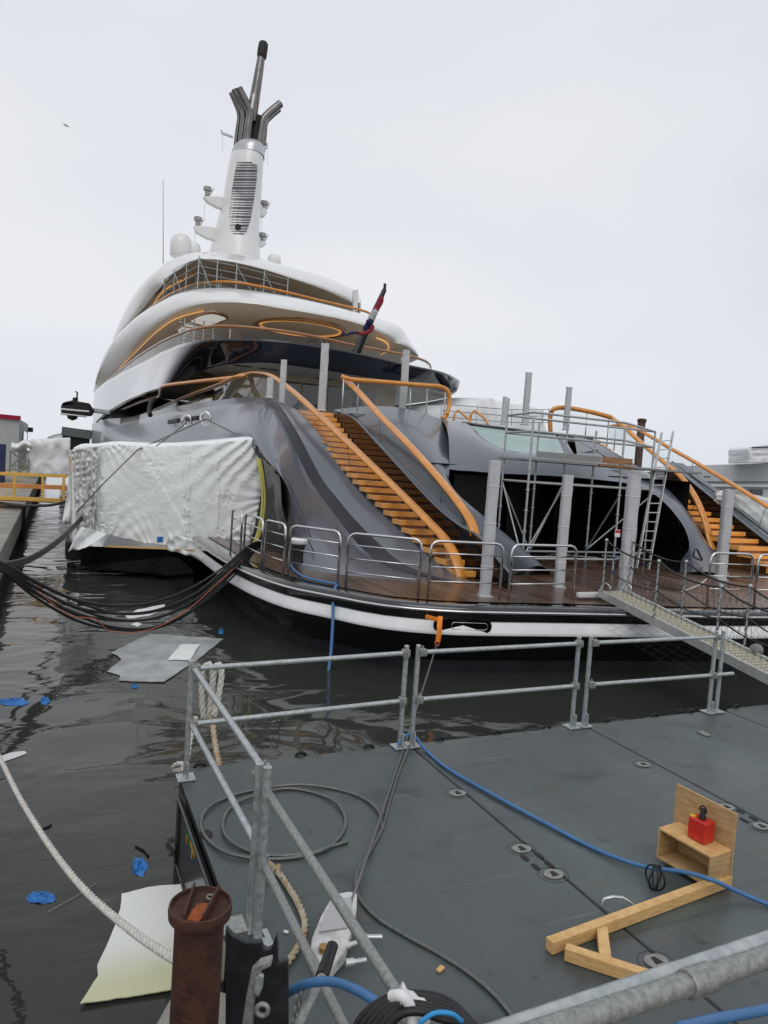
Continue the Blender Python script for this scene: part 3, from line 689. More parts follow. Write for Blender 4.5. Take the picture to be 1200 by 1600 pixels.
# sun deck (white top)
T1_ = W([(177, 527), (190, 495), (203, 470), (218, 448), (240, 426), (265, 407), (300, 394), (345, 393), (400, 402), (455, 417), (505, 431), (540, 446), (556, 453), (561, 460)], 16.2)
B1_ = [P(x, y, Y=t.y-.5) for (x, y), t in zip([(178, 532), (193, 512), (208, 497), (226, 478), (250, 449)], T1_)]+W([(268, 430, 14.55), (290, 413, 14.8), (311, 405), (345, 407), (400, 418), (452, 434), (500, 450), (538, 467), (553, 475), (559, 472)], 14.8)
T1_ += stbd(T1_[-1], 16.2, 7.6); B1_ += stbd(B1_[-1], 14.8, 7.0)
T1_, B1_, d1 = deck_ring('sun_deck_roof_edge', T1_, B1_, white, .25, 'white edge of the topmost roof')
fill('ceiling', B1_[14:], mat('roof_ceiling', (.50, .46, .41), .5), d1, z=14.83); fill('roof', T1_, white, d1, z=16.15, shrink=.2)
# deck houses
def house(name, x0, x1, yf, z0, z1, m, wm_, nwin, lab=None):
    mbx = MB(); loop = []
    pts = [(x0, yf+14), (x0, yf+2.0), (x0+.6, yf+.6), (x0+2, yf), (x1-2, yf), (x1-.6, yf+.6), (x1, yf+2), (x1, yf+14)]
    mbx.prism([(a, b, z0) for a, b in pts], (0, 0, z1-z0)); h = mbx.build(name, m, Y, sm=0)
    for i in range(nwin):
        xa = lerp(x0+2.1, x1-2.1, (i+.04)/nwin); xb = lerp(x0+2.1, x1-2.1, (i+.96)/nwin)
        mbx = MB(); mbx.box(((xa+xb)/2, yf-.02, z0+(z1-z0)*.47), xb-xa, .06, (z1-z0)*.82); mbx.build('window', wm_, h, sm=0, bevel=.02)
    for yy in (3, 6.3, 9.6):
        mbx = MB(); mbx.box((x0-.01, yf+yy+.4, z0+(z1-z0)*.5), .06, 2.9, (z1-z0)*.7); mbx.build('window', wm_, h, sm=0, bevel=.02)
    return h
house('main_deck_house', 8.2, 18.2, 37, 5.3, 8.14, beige, darkglass, 4)
house('upper_deck_house', 7.6, 19.4, 47, 8.6, 11.2, beige, darkglass, 5)
house('bridge_deck_house', 8.2, 18.8, 54, 12.0, 14.9, beige, darkglass, 5)
# pillar, light ring, strips and ceiling lights
mb = MB(); q = P(368, 500, Y=44); mb.lathe((q.x, 44, 8.6), [(.42, 0), (.42, 2.6)], 20); mb.build('pillar', beige, Y, sm=60)
rc = P(469, 513, Z=11.08); 
ring = [P(469+62*cos(a)+0*sin(a), 513+62*.215*cos(a)*0+0, Z=11.08) for a in (0,)]
ra = (P(407, 506, Z=11.08)-P(531, 521, Z=11.08)).length/2
rcx = (P(407, 506, Z=11.08)+P(531, 521, Z=11.08))/2
mb = MB(); mb.tube([rcx+Vector((ra*cos(a), ra*.95*sin(a), 0)) for a in [2*pi*k/48 for k in range(48)]], .06, 6, closed=True); mb.build('ceiling_light_ring', led, d2, sm=180)
mb = MB(); mb.tube([rcx+Vector((ra*1.12*cos(a), ra*1.06*sin(a), .02)) for a in [2*pi*k/48 for k in range(48)]], .10, 6, closed=True); mb.build('ring_trim', varnishdark, d2, sm=180)
mb = MB(); mb.tube(smooth(W([(588, 528), (600, 533), (607, 541), (604, 549), (595, 554)], 11.1), 5), .05, 6); mb.build('light_arc', led, d2, sm=180)
mb = MB(); mb.tube(smooth(W([(180, 583), (215, 547), (252, 513), (280, 496), (318, 486)], 11.15), 6), .034, 6); mb.build('light_strip', led, d2, sm=180)
mb = MB(); mb.tube(smooth(W([(216, 612), (235, 602), (258, 592), (280, 585)], 8.05), 6), .04, 6); mb.build('light_strip', led, d3, sm=180)
mb = MB(); mb.tube(smooth(W([(240, 475), (257, 454), (280, 440), (310, 428)], 14.75), 6), .04, 6); mb.build('light_strip', led, d1, sm=180)
# lens-shaped skylight in the bridge deck ceiling; its pane glows in place of daylight
lens = W([(276, 517), (285, 508), (300, 498), (316, 491), (332, 489), (346, 492), (355, 497), (345, 502), (330, 509), (305, 517), (288, 522)], 11.06)
mb = MB(); mb.prism(lens, (0, 0, -.02)); sk = mb.build('skylight', mat('skylight_glow', (.85, .86, .86), .3, emis=.35), d2, sm=0)
mb = MB(); mb.tube(smooth(lens, 4, closed=True), .07, 6, closed=True); mb.build('skylight_frame', varnishdark, sk, sm=180)
# deck-edge rails with glass
def edge_rail(px, z, z0, lab, r=.075, m=varnish):
    p = smooth(W(px, z), 6); mbx = MB(); mbx.tube(p, r, 10); o = mbx.build('deck_rail', m, Y, sm=180); o['label'] = lab
    mbx = MB(); mbx.grid([[a-Vector((0, 0, .06)) for a in p], [Vector((a.x, a.y, z0)) for a in p]]); mbx.build('glass_panel', glass, o, sm=180)
    for a in resample(p, 12)[1:-1]:
        mbx = MB(); mbx.tube([a, Vector((a.x, a.y, z0))], .022, 5); mbx.build('rail_post', alu, o, sm=180)
edge_rail([(165, 598), (178, 587), (222, 553), (270, 526), (315, 512), (355, 509.5), (440, 517), (487, 525), (546, 538), (604, 549), (642, 557), (662, 563), (671, 569), (673, 575)], 9.95, 9.0, 'brown rail along the black upper deck', .075, varnishdark)
edge_rail([(228, 487), (240, 477), (280, 453), (320, 442), (365, 441), (440, 455), (502, 470), (546, 480), (572, 487), (580, 491)], 13.45, 12.6, 'orange rail along the white bridge deck')
for x, y in ((460, 590), (556, 590), (628, 595), (420, 577), (380, 572), (505, 592)):
    q = P(x, y, Z=8.11); mb = MB(); mb.box((q.x, q.y, 8.11), .9, .28, .03); mb.build('ceiling_vent', matteblack, d3, sm=0)
for x, y in ((395, 548), (560, 568), (640, 590), (480, 553)):
    q = P(x, y, Z=8.7); 
# ---- mast
mp_ = thing  # (the mast is a part of the yacht)
MY = 57
def PM(x, y, dy=0): return P(x, y, Y=MY+dy)
lev = [(325, 405, 440), (328, 404, 400), (333, 402, 380), (342, 404, 345), (350, 406, 310), (355, 408, 280), (358, 409, 262), (362, 410, 245), (366, 410, 236)]
mb = MB(); rings = []
for xl, xr, y in lev:
    a, b = PM(xl, y), PM(xr, y); c = (a+b)/2; hw = (b-a).length/2
    rings.append([c+Vector((hw*cos(t), hw*1.5*sin(t), 0)) if True else 0 for t in [2*pi*k/28 for k in range(28)]])
def sq(r):  # slightly squared section
    return r
V = mb.grid(rings, closed_v=True); mb.f(V[-1]); mast = mb.build('mast', white, Y, sm=60)
mast['label'] = 'white mast tower with a louvred panel'
mb = MB(); rings = []
for xl, xr, y in [(361.5, 411, 248), (363, 411.5, 240), (366, 411.5, 233), (371, 409, 228)]:
    a, b = PM(xl, y), PM(xr, y); c = (a+b)/2; hw = (b-a).length/2
    rings.append([c+Vector((hw*cos(t), hw*1.5*sin(t), 0)) for t in [2*pi*k/28 for k in range(28)]])
V = mb.grid(rings, closed_v=True); mb.f(V[-1]); mb.build('mast_collar', mat('brushed_metal', (.5, .5, .51), .35, metal=.8), mast, sm=60)
# louvred panel on the after face
lo = [(371, 250), (388, 252), (402, 258), (401, 280), (397, 310), (391, 345), (385, 362), (376, 371), (366, 370), (359, 358), (358, 335), (362, 300), (367, 270)]
def mast_front(x, y, out=.03):
    xs = [interp(y, [l[2] for l in lev[::-1]], [l[0] for l in lev[::-1]]), interp(y, [l[2] for l in lev[::-1]], [l[1] for l in lev[::-1]])]
    a, b = PM(xs[0], y), PM(xs[1], y); c = (a+b)/2; hw = (b-a).length/2
    t = max(-.95, min(.95, (x-(xs[0]+xs[1])/2)/((xs[1]-xs[0])/2)))
    # the tower is seen from its port quarter: slide toward the eye until the section is met
    d = (PM(x, y)-EYE).normalized(); p0 = PM(x, y); best = None
    A_ = (d.x/hw)**2+(d.y/(hw*1.5))**2; o = p0-c; B_ = 2*(o.x*d.x/hw**2+o.y*d.y/(hw*1.5)**2); C_ = (o.x/hw)**2+(o.y/(hw*1.5))**2-1
    disc = max(0, B_*B_-4*A_*C_); s = (-B_-disc**.5)/(2*A_)
    return p0+d*(s-out)
mb = MB(); lp = [mast_front(*p) for p in smooth([Vector((a, b, 0)) for a, b in lo], 3, closed=True) for p in [(p.x, p.y)]]
ctr = mast_front(380, 315); vs = [mb.v(p) for p in lp]; cv = None
rowsL = []
for k in range(61):
    y = lerp(252, 369, k/60); xs_l = interp(y, [250, 270, 300, 335, 358, 371], [371, 367, 362, 358, 359.5, 368]); xs_r = interp(y, [252, 258, 280, 310, 345, 362, 371], [390, 402, 401, 397, 391, 385, 374])
    rowsL.append([mast_front(lerp(xs_l, xs_r, j/6), y, .12) for j in range(7)])
mb = MB(); mb.grid(rowsL); gr_ = mb.build('louvre_panel', mat('louvre_metal', (.50, .51, .52), .4, metal=.3), mast, sm=180)
mb = MB()
for k in range(1, 34):
    i = k*60//34; r = rowsL[i]; mb.tube([p+(EYE-p).normalized()*.03 for p in r], .045, 4)
mb.build('louvre_slats', mat('louvre_gap', (.16, .165, .17), .5), gr_, sm=0)
mb = MB(); q = mast_front(372, 355, .12); mb.lathe(q, [(.02, -.25), (.22, -.15), (.22, .15), (.02, .25)], 12); mb.build('mast_light', matteblack, mast, sm=60)
# exhaust pipes
pipe = mat('exhaust_steel', (.17, .165, .16), .24, metal=1., var=.15, vscale=2)
for px, r, dy in [([(366, 250), (371, 205), (374, 183), (372, 172), (361, 145)], .22, 1.2), ([(374, 248), (379, 200), (382, 180), (380, 170), (366, 140)], .30, .2), ([(383, 246), (388, 195), (391, 178), (388, 168), (373, 138)], .36, -.8), ([(402, 245), (408, 205), (411, 188), (417, 180), (438, 162)], .36, -.6), ([(410, 238), (413, 210), (415, 192), (421, 184), (436, 171)], .26, .8)]:
    pts = [PM(a, b, dy) for a, b in px]; pp = [pts[0], pts[1]]+smooth(pts[1:], 4)[1:]
    mb = MB(); mb.tube(pp, r*.82, 14, rz=None); mb.build('exhaust_pipe', pipe, mast, sm=60)
mb = MB(); mb.tube([PM(396, 245), PM(401, 183)], .55, 12); mb.build('pipe_core', matteblack, mast, sm=60)
mb = MB(); mb.tube([PM(392, 190, -.4), PM(397, 160, -.4), PM(405, 110, -.4), PM(410, 78, -.4)], [.42, .40, .33, .27], 14); mb.build('mast_pole', pipe, mast, sm=60)
mb = MB(); mb.tube(smooth([PM(409, 92, -.4), PM(409.5, 84, -.4), PM(411, 74, -.4), PM(412, 66, -.4)], 3), [.30, .36, .38, .38, .38, .38, .38, .37, .36, .28][:10], 14); mb.build('mast_head_camera', matteblack, mast, sm=60)
mb = MB(); mb.tube([PM(393, 170, -1.0), PM(397, 147, -1.0)], .1, 8); mb.build('pole_light', white, mast, sm=60)
# brackets with instruments
def bracket(px, name='radar_bracket', th=.5):
    mbx = MB(); mbx.prism([PM(a, b, -.25) for a, b in px], (0, th, 0)); return mbx.build(name, white, mast, sm=30, bevel=.06)
for px, gear in [([(318, 306), (338, 306), (356, 309), (354, 326), (340, 324), (324, 315)], (324, 300)), ([(303, 352), (324, 353), (347, 357), (343, 377), (324, 372), (306, 362)], (309, 347)), ([(398, 321), (416, 325), (418, 332), (414, 338), (398, 337)], (413, 322)), ([(394, 373), (415, 377), (417, 381), (410, 386), (394, 388)], (410, 372))]:
    b_ = bracket(px); q = PM(*gear)
    mbx = MB(); mbx.lathe(q, [(.18, -.3), (.18, .05), (.30, .1), (.30, .35), (.12, .42)], 10); mbx.build('radar', mat('instrument_grey', (.3, .3, .3), .5), b_, sm=50)
    mbx = MB(); mbx.tube([q+Vector((.2, 0, -.2)), q+Vector((.45, 0, .35))], .05, 6); mbx.build('aerial', alu, b_, sm=50); mbx = MB(); mbx.tube([q+Vector((-.15, 0, -.9)), q+Vector((-.15, 0, -2.2))], .02, 5); mbx.build('hanging_line', alu, b_, sm=50)
for a, b, c_ in [((364, 214), (347, 208), (346, 203)), ((408, 233), (417, 230), (417, 224))]:
    mb = MB(); mb.tube([PM(*a), PM(*b)], .10, 6); mb.tube([PM(*b), PM(*c_)], .08, 6); mb.tube([PM(*b), PM(b[0]+1, b[1]+28)], .02, 5); mb.build('yard_arm', alu, mast, sm=60)
def radome(x, y0_, y1_, half, dy=0, name='radome'):
    a, b = PM(x, y1_, dy), PM(x, y0_, dy); r = (PM(x+half, y1_, dy)-PM(x-half, y1_, dy)).length/2; h = b.z-a.z
    mbx = MB(); mbx.lathe(a, [(r*.9, 0), (r, h*.08), (r, h*.55), (r*.93, h*.72), (r*.75, h*.88), (r*.4, h*.98), (.01, h)], 20); mbx.build(name, white, Y, sm=60)
radome(282, 365, 402, 17); radome(302, 378, 400, 11); radome(428, 397, 414, 10, -2); 
mb = MB(); q = PM(386, 390, -1.5); mb.box(q, .9, .5, .55); bx_ = mb.build('deck_box', white, Y, sm=0, bevel=.05)
mb = MB(); mb.lathe(q+Vector((.2, -.3, -.1)), [(.12, -.15), (.12, .15)], 8); mb.build('red_lamp', redmat, bx_, sm=50)
mb = MB(); mb.tube([P(255, 412, Y=52), P(255, 280, Y=52)], [.035, .018], 6); mb.build('whip_aerial', mat('aerial_grey', (.35, .36, .37), .5), Y, sm=60)
# vertical fin at the after end of the roof
mb = MB(); mb.prism([P(553, 453, Y=46), P(560, 452, Y=46), P(559, 486, Y=46), P(552, 486, Y=46)], (0, .25, 0)); mb.build('roof_strut', white, Y, sm=0)
# bridge wing console far forward on the port side
bw = MB(); bwY = 60
bw.prism([P(a, b, Y=bwY) for a, b in [(95, 636), (97, 630), (101, 628), (114, 625), (122, 627), (140, 630), (148, 642), (144, 650), (96, 646)]], (0, 1.2, 0)); bo = bw.build('bridge_wing', matteblack, Y, sm=30, bevel=.08); bo['label'] = 'black bridge wing with a white band on the port side forward'
mb = MB(); mb.prism([P(a, b, Y=bwY-.12) for a, b in [(95, 637.5), (139, 641.5), (139, 644), (95, 640)]], (0, 1.3, 0)); mb.build('white_stripe', white, bo, sm=0)
mb = MB(); mb.prism([P(a, b, Y=bwY-.12) for a, b in [(94, 645), (136, 650), (136, 651.5), (94, 647)]], (0, 1.3, 0)); mb.build('white_stripe', white, bo, sm=0)
mb = MB(); mb.prism([P(a, b, Y=bwY+.1) for a, b in [(113, 627), (114, 621), (122, 621), (122, 627)]], (0, .8, 0)); mb.build('wing_light', matteblack, bo, sm=30)
mb = MB(); mb.tube([P(120, 622, Y=bwY), P(121, 613, Y=bwY), P(117, 612, Y=bwY)], .06, 6); mb.build('wing_camera', matteblack, bo, sm=30)
mb = MB(); mb.beam(P(138, 640, Y=bwY+.6), P(172, 645, Y=bwY+.6), .7, .35); mb.build('wing_arm', silver, bo, sm=0, bevel=.06)
mb = MB(); mb.lathe(P(113, 653, Y=bwY+.5), [(.05, -.2), (.35, -.05), (.4, .25)], 14); mb.build('wing_lamp', matteblack, bo, sm=40)
# slots and fairleads in the flank
for x0_, x1_, y_ in ((272, 287, 661), (298, 316, 657)):
    a, b = P(x0_, y_+1, Y=28), P(x1_, y_-1, Y=26); mb = MB(); mb.beam(a+Vector((-.35, -1.2, 0)), b+Vector((-.35, -1.2, 0)), .12, .16); mb.build('mooring_slot', matteblack, Y, sm=0, bevel=.04)
for x, y, yy in ((292, 658, 25.6), (321, 654, 23.2)):
    c = P(x, y, Y=yy)+Vector((0, 0, 0)); mb = MB(); mb.tube([c+Vector((.13*cos(t), -.13*cos(t)*.6, .2*sin(t))) for t in [2*pi*k/14 for k in range(14)]], .05, 6, closed=True); mb.build('fairlead', steel, Y, sm=180)
mb = MB(); q = P(237, 646, Z=5.35); mb.tube(smooth([q+Vector((-.1, -.4, -.1)), q+Vector((-.1, 0, .05)), q+Vector((0, .5, .5)), q+Vector((.2, .7, .75))], 4), .11, 8); mb.build('bulwark_cleat', matteblack, Y, sm=60)
# stainless guard rail panels round the platform
def guard(a, b, h=1.05, lab=None):
    A = P(*a, Z=DK); B_ = P(*b, Z=DK); u = (B_-A); L = u.length; u.normalize(); r = min(.14, L*.3); z = Vector((0, 0, 1))
    pts = [A, A+z*(h-r)]+[A+u*(r-r*cos(t))+z*(h-r+r*sin(t)) for t in (radians(30), radians(60), radians(90))]+[B_-u*(r-r*cos(t))+z*(h-r+r*sin(t)) for t in (radians(90), radians(60), radians(30))]+[B_+z*(h-r), B_]
    mbx = MB(); mbx.tube(pts, .025, 10); o = mbx.build('guard_rail', steel, Y, sm=180)
    for k in (.30, .55, .79):
        mbx = MB(); mbx.tube([A+z*h*k, B_+z*h*k], .013, 8); mbx.build('guard_rail_bar', steel, o, sm=180)
for a, b in [((360, 862), (375, 871)), ((380, 874), (407, 889)), ((411, 890), (442, 901)), ((450, 903), (527, 917)), ((540, 920), (653, 933)), ((668, 935), (780, 938)), ((794, 939), (894, 937)), ((1104, 944), (1170, 945)), ((1178, 945), (1290, 946))]: guard(a, b)
# capstan on the platform corner
q = P(458, 893, Z=DK); mb = MB(); mb.lathe(q+Vector((.25, .5, 0)), [(.16, 0), (.13, .05), (.11, .3), (.15, .5), (.15, .52)], 14); cp = mb.build('capstan', matteblack, Y, sm=50)
mb = MB(); mb.lathe(q+Vector((.25, .5, .52)), [(.16, 0), (.19, .03), (.19, .1), (.15, .13)], 14); mb.build('capstan_cap', whiteplastic, cp, sm=50)
# folded-down side terrace under the tent
mb = MB()
tb = [P(100, 815, Z=.62), P(135, 842, Z=.62), P(345, 884, Z=.62)]
mb.prism([Vector((.75, 21.9, .25)), Vector((.75, 21.9, .82)), Vector((3.4, 20.6, .95)), Vector((4.6, 20.0, 1.0)), Vector((4.6, 20.0, .1)), Vector((3.4, 20.7, .12))], (0, 8.5, 0)); ter = mb.build('side_terrace', blackgloss, Y, sm=0, bevel=.05)
mb = MB(); mb.beam(Vector((1.4, 21.5, .88)), Vector((4.1, 20.2, .98)), .25, .03); mb.build('terrace_trim', timber, ter, sm=0)
for k in range(2):
    mb = MB(); mb.box((.62+.1*k, 23.5+2.4*k, .55), .5, 1.3, .55); mb.build('terrace_hinge', matteblack, ter, sm=0, bevel=.05)
# ensign staff
mb = MB(); sA, sB = P(550, 566, Y=34.6), P(601, 452, Y=33.5); mb.tube([sA, sA.lerp(sB, .5), sB], [.26, .2, .12], 10); stf = mb.build('ensign_staff', blackgloss, Y, sm=60)
mb = MB(); mb.lathe(sB, [(.08, -.1), (.08, .25), (.02, .3)], 8); mb.build('staff_light', matteblack, stf, sm=60)

# ================================================================== THINGS ON AND ROUND THE YACHT
Z = Vector((0, 0, 1))
# ---- wrapped posts
def wrapped(base, top, wd, lab, zb=DK, base_y=None):
    A = P(*base, Z=zb) if base_y is None else P(*base, Y=base_y); H = P(*top, Y=A.y).z-A.z
    t = thing('wrapped_post', lab, 'wrapped post', A, 'grey plastic-wrapped posts on the yacht')
    rot = Matrix.Rotation(radians(-20), 3, 'Z'); n = 22; rows = []
    for i in range(n+1):
        u = i/n; r = []
        for k in range(16):
            a = 2*pi*k/16; x = max(-1, min(1, 1.25*cos(a))); y = max(-1, min(1, 1.25*sin(a)))
            w_ = wd/2*(1+.10*noise.noise(Vector((A.x*3+cos(a), sin(a), u*9)))+(.10 if .86 < u < .92 else 0)*noise.noise(Vector((a, u*40, A.y))))
            r.append(A+rot @ Vector((x*w_, y*w_, u*H+(.02*noise.noise(Vector((a, A.x, 1))) if i == n else 0))))
        rows.append(r)
    m = MB(); V = m.grid(rows, closed_v=True); m.f(V[-1]); m.build('plastic_wrap', postwrap, t, sm=60)
    m = MB(); m.box(A+Z*.015, wd*1.25, wd*1.25, .03, rot); m.build('foot_plate', alu, t, sm=0, bevel=.005)
    for u in (.25, .55, .82):
        m = MB(); rr = rows[int(u*n)]; m.tube([p+(p-A-Z*(p.z-A.z)).normalized()*.004 for p in rr], .006, 4, closed=True); m.build('tape_band', whiteplastic, t, sm=0)
wrapped((757, 932), (768, 720), .21, 'grey wrapped post in front of the foot of the port stair')
wrapped((873, 918), (885, 742), .20, 'grey wrapped post on the teak deck between port stair and gangway head')
wrapped((975, 925), (990, 742), .25, 'thick grey wrapped post at the head of the gangway')
wrapped((1125, 906), (1140, 766), .24, 'grey wrapped post in front of the starboard stair')
wrapped((440, 632), (445, 563), .2, 'short pale wrapped post above the outer stair wing', base_y=23.6)
wrapped((502, 642), (508, 537), .26, 'tall wrapped post at the head of the port stair', base_y=23.2)
wrapped((628, 649), (635, 547), .24, 'tall wrapped post behind the balustrade by the pool', base_y=22.0)
wrapped((421, 622), (422, 590), .2, 'lowest wrapped post half hidden behind the port handrail', base_y=23.0)
wrapped((786, 664), (790, 620), .16, 'thin wrapped post left of the scaffold tower top', base_y=24)
wrapped((820, 664), (825, 582), .24, 'tallest wrapped post rising behind the scaffold tower', base_y=24)
wrapped((884, 672), (890, 605), .2, 'wrapped post at the starboard balustrade corner', base_y=21.5)

# ---- shrink-wrapped tent on the folded-down terrace
tent = thing('shrink_wrap_tent', 'white shrink-wrapped work tent covering the folded-down side terrace', 'work tent', (2.5, 24, 1))
def ty(x): return interp(x, [105, 150, 400], [22.6, 21.7, 19.9])
top_px = smooth([Vector(p+(0,)) for p in [(112, 704), (122, 699), (150, 698), (170, 695), (250, 697), (330, 693), (365, 689), (398, 686)]], 4)
bot_px = smooth([Vector(p+(0,)) for p in [(113, 850), (120, 848), (150, 834), (200, 843), (262, 854), (305, 866), (345, 869), (392, 846)]], 4)
NU, NV = 200, 100; g = []
tp = resample(top_px, NU); bp_ = resample(bot_px, NU)
for i in range(NU):
    r = []; u = i/(NU-1)
    for j in range(NV):
        v = j/(NV-1); x = lerp(tp[i].x, bp_[i].x, v)+(14*sin(pi*v**.8) if u > .9 else 0)*(u-.9)/.1; y = lerp(tp[i].y, bp_[i].y, v)
        q = P(x, y, Y=ty(x))
        n1 = noise.noise(Vector((u*4, v*1.6, 4.1))); n2 = noise.noise(Vector((u*16+v*5, v*5, 1.3)))
        d = .07*n1+.05*sin(pi*v)
        # folds fan out from the places where the sheet is pinned
        for cu, cv, k, amp, rad in ((1.05, -.12, 30, .09, .42), (.60, 1.16, 20, .05, .20), (.33, -.10, 18, .03, .16), (.47, 1.14, 26, .06, .2), (.86, 1.18, 28, .08, .25), (.15, 1.14, 24, .07, .24), (.17, -.08, 22, .05, .2), (1.12, .62, 24, .07, .24)):
            du, dv = (u-cu)*1.9, v-cv; rr = math.hypot(du, dv); an = math.atan2(dv, du)
            d += amp*.8*math.exp(-rr/rad)*min(1, rr/.03)*sin(an*k+5*noise.noise(Vector((u*3, v*3, k))))
        # upright frame members show through, one slanting joint runs down the middle
        for uu, hgt_ in ((.62, .05), (.64, .05), (.80, .04), (.17, .06)): d += hgt_*math.exp(-((u-uu-.012*noise.noise(Vector((v*6, uu, 0))))/.007)**2)*(1 if noise.noise(Vector((v*9, uu*7, 3))) > -.25 else .2)
        d += .03*(1 if u < .36+.34*v else 0)
        d += .03*max(0, noise.noise(Vector((u*8, v*5, 9)))-.1)*noise.noise(Vector((u*60-v*50, v*30+u*20, 2)))*1.8
        edge_ = max(0, v-.82)*4; d += .05*edge_*n2
        for sx_, sy_, ph, am in ((17, 8, 2.2, .012), (9, 19, 6.4, .008), (30, 13, 9.1, .010)):
            msk = max(0, min(1, noise.noise(Vector((u*5+ph, v*4, ph)))*3+.15)); d += am*msk*max(0, 1-abs(noise.noise(Vector((u*sx_+v*6, v*sy_-u*9, ph))))*7)
        r.append(q+Vector((-.1*d, -d, .05*n2*edge_)))
    g.append(r)
m = MB(); m.grid(g); tface = m.build('tent_sheet', sheet, tent, sm=180, solid=.01)
m = MB(); back = [r[0] for r in g]; m.grid([[p for p in back], [p+Vector((.1, .5, .10)) for p in back], [Vector((p.x+.2, p.y+8, p.z+.05)) for p in back]]); m.build('tent_roof', sheet, tent, sm=180, solid=.01)
m = MB(); lf = g[0]; m.grid([[p for p in lf], [p+Vector((-.05, 1.2, 0)) for p in lf], [p+Vector((.25, 8, 0)) for p in lf]]); m.build('tent_side', foil, tent, sm=180, solid=.01)
# silvery wrinkled corner strip
gs = []
for i in range(26):
    u = i/25; r = []
    for j in range(60):
        v = j/59; x = lerp(lerp(112, 152, u), lerp(120, 148, u), v); y = lerp(lerp(704, 697, u), lerp(842, 832, u), v)
        n2 = noise.noise(Vector((u*5, v*14, 2))); n3 = noise.noise(Vector((u*9, v*4, 9)))
        r.append(P(x, y, Y=ty(x)-.22)+Vector((0, -.10*(1-abs(n2))**2-.14*n3, .02*n2)))
    gs.append(r)
m = MB(); m.grid(gs); m.build('silvery_corner', foil, tent, sm=180, solid=.01)
fl = []
for i in range(16):
    u = i/15; r = []
    for j in range(14):
        v = j/13; x = lerp(lerp(126, 168, u), lerp(106, 132, u), v); y = lerp(lerp(822, 834, u), lerp(862, 856, u), v)
        r.append(P(x, y, Y=21.2-.3*v)+Vector((0, -.12*noise.noise(Vector((u*4, v*3, 5)))-.1*sin(u*6+v*3), 0)))
    fl.append(r)
m = MB(); m.grid(fl); m.build('loose_flap', sheet, tent, sm=180, solid=.012)
fl = []
for i in range(10):
    u = i/9; r = []
    for j in range(14):
        v = j/13; x = lerp(112-16*v**1.3, 120, u); y = lerp(730, 818, v)
        r.append(P(x, y, Y=22.7)+Vector((0, -.15*noise.noise(Vector((u*4, v*4, 8))), 0)))
    fl.append(r)
m = MB(); m.grid(fl); m.build('loose_flap', sheet, tent, sm=180, solid=.012)
m = MB(); m.beam(P(110, 712, Y=22.8), P(112, 740, Y=22.8), .10, .10); m.build('tent_batten', timber, tent, sm=0)
hem = []
for i in range(40):
    u = i/39; r = []
    for j in range(10):
        v = j/9; x = lerp(262, 392, u); yb = interp(x, [262, 300, 330, 350, 365, 392], [858, 868, 884, 866, 852, 842])
        y = lerp(yb-26, yb+2, v); r.append(P(x, y, Y=ty(x)-.28)+Vector((0, -.12*noise.noise(Vector((u*12, v*3, 4)))-.05*sin(u*40), 0)))
    hem.append(r)
m = MB(); m.grid(hem); m.build('ragged_hem', sheet, tent, sm=180, solid=.012)
for x, y in ((330, 850), (250, 843)):
    m = MB(); q = P(x, y, Y=ty(x)-.42); m.box(q, .16, .03, .16); m.build('blue_tape', bluecloth, tent, sm=0)
# yellow hoses rising past the tent edge
for k, dx in enumerate((0, 3.5)):
    m = MB(); m.tube(smooth([P(402+dx, 717, Y=18.6), P(406+dx, 735, Y=18.4), P(410+dx, 770, Y=18.2), P(409+dx, 800, Y=18), P(404+dx, 828, Y=17.8), P(397+dx, 848, Y=17.5), P(392+dx, 858, Y=17.2)], 5), .035, 8)
    o = m.build('yellow_hose', mat('yellow_hose_mat', (.42, .38, .08), .5), None, sm=180); tag(o, ['thin yellow hose against the right edge of the white tent', 'yellow hose beside its twin, on the hull side of it'][k], 'hose', 'yellow hoses at the tent edge')

# ---- scaffold tower on the platform
sct = thing('scaffold_tower', 'tube scaffold tower with a plank level in front of the dark beach-club opening', 'scaffold', (13, 14.8, DK))
YF, YB = 14.3, 15.75
def tubeline(a, b, name='scaffold_tube', r=.029, mt=galv, par=sct):
    m = MB(); m.tube([a, b], r, 8); return m.build(name, mt, par, sm=60)
fr = {}
for key, (xb, yb, xt, yt), yy in [('a', (780, 845, 795, 622), YB), ('b', (820, 868, 834, 650), YF), ('c', (829, 850, 843, 660), YB+.05), ('d', (872, 845, 888, 655), YB), ('e', (919, 872, 932, 673), YB), ('f', (962, 880, 977, 668), YF), ('g', (1010, 880, 1024, 676), YB)]:
    top = P(xt, yt, Y=yy); A = Vector((top.x, yy, DK)); fr[key] = (A, top); tubeline(A+Z*.05, top)
    m = MB(); m.lathe(A, [(.08, 0), (.08, .012), (.02, .014), (.02, .35), (.045, .36), (.045, .40)], 10); m.build('base_jack', mat('blue_steel', (.02, .07, .22), .5), sct, sm=40)
    for zz in (.5, 1.0, 1.5, 2.0, 2.5):
        if DK+zz < top.z-.2: m = MB(); m.lathe(A+Z*zz, [(.026, -.02), (.055, -.008), (.055, .008), (.026, .02)], 10); m.build('rosette', galv, sct, sm=40)
def at_z(k, z): return Vector((fr[k][0].x, fr[k][0].y, z))
zT = at_z('b', 0); 
for a, b in (('a', 'b'), ('b', 'f'), ('a', 'd'), ('d', 'g'), ('f', 'g'), ('c', 'e')):
    for z in (3.52, 4.75, 5.2):
        tubeline(at_z(a, z), at_z(b, z), 'ledger')
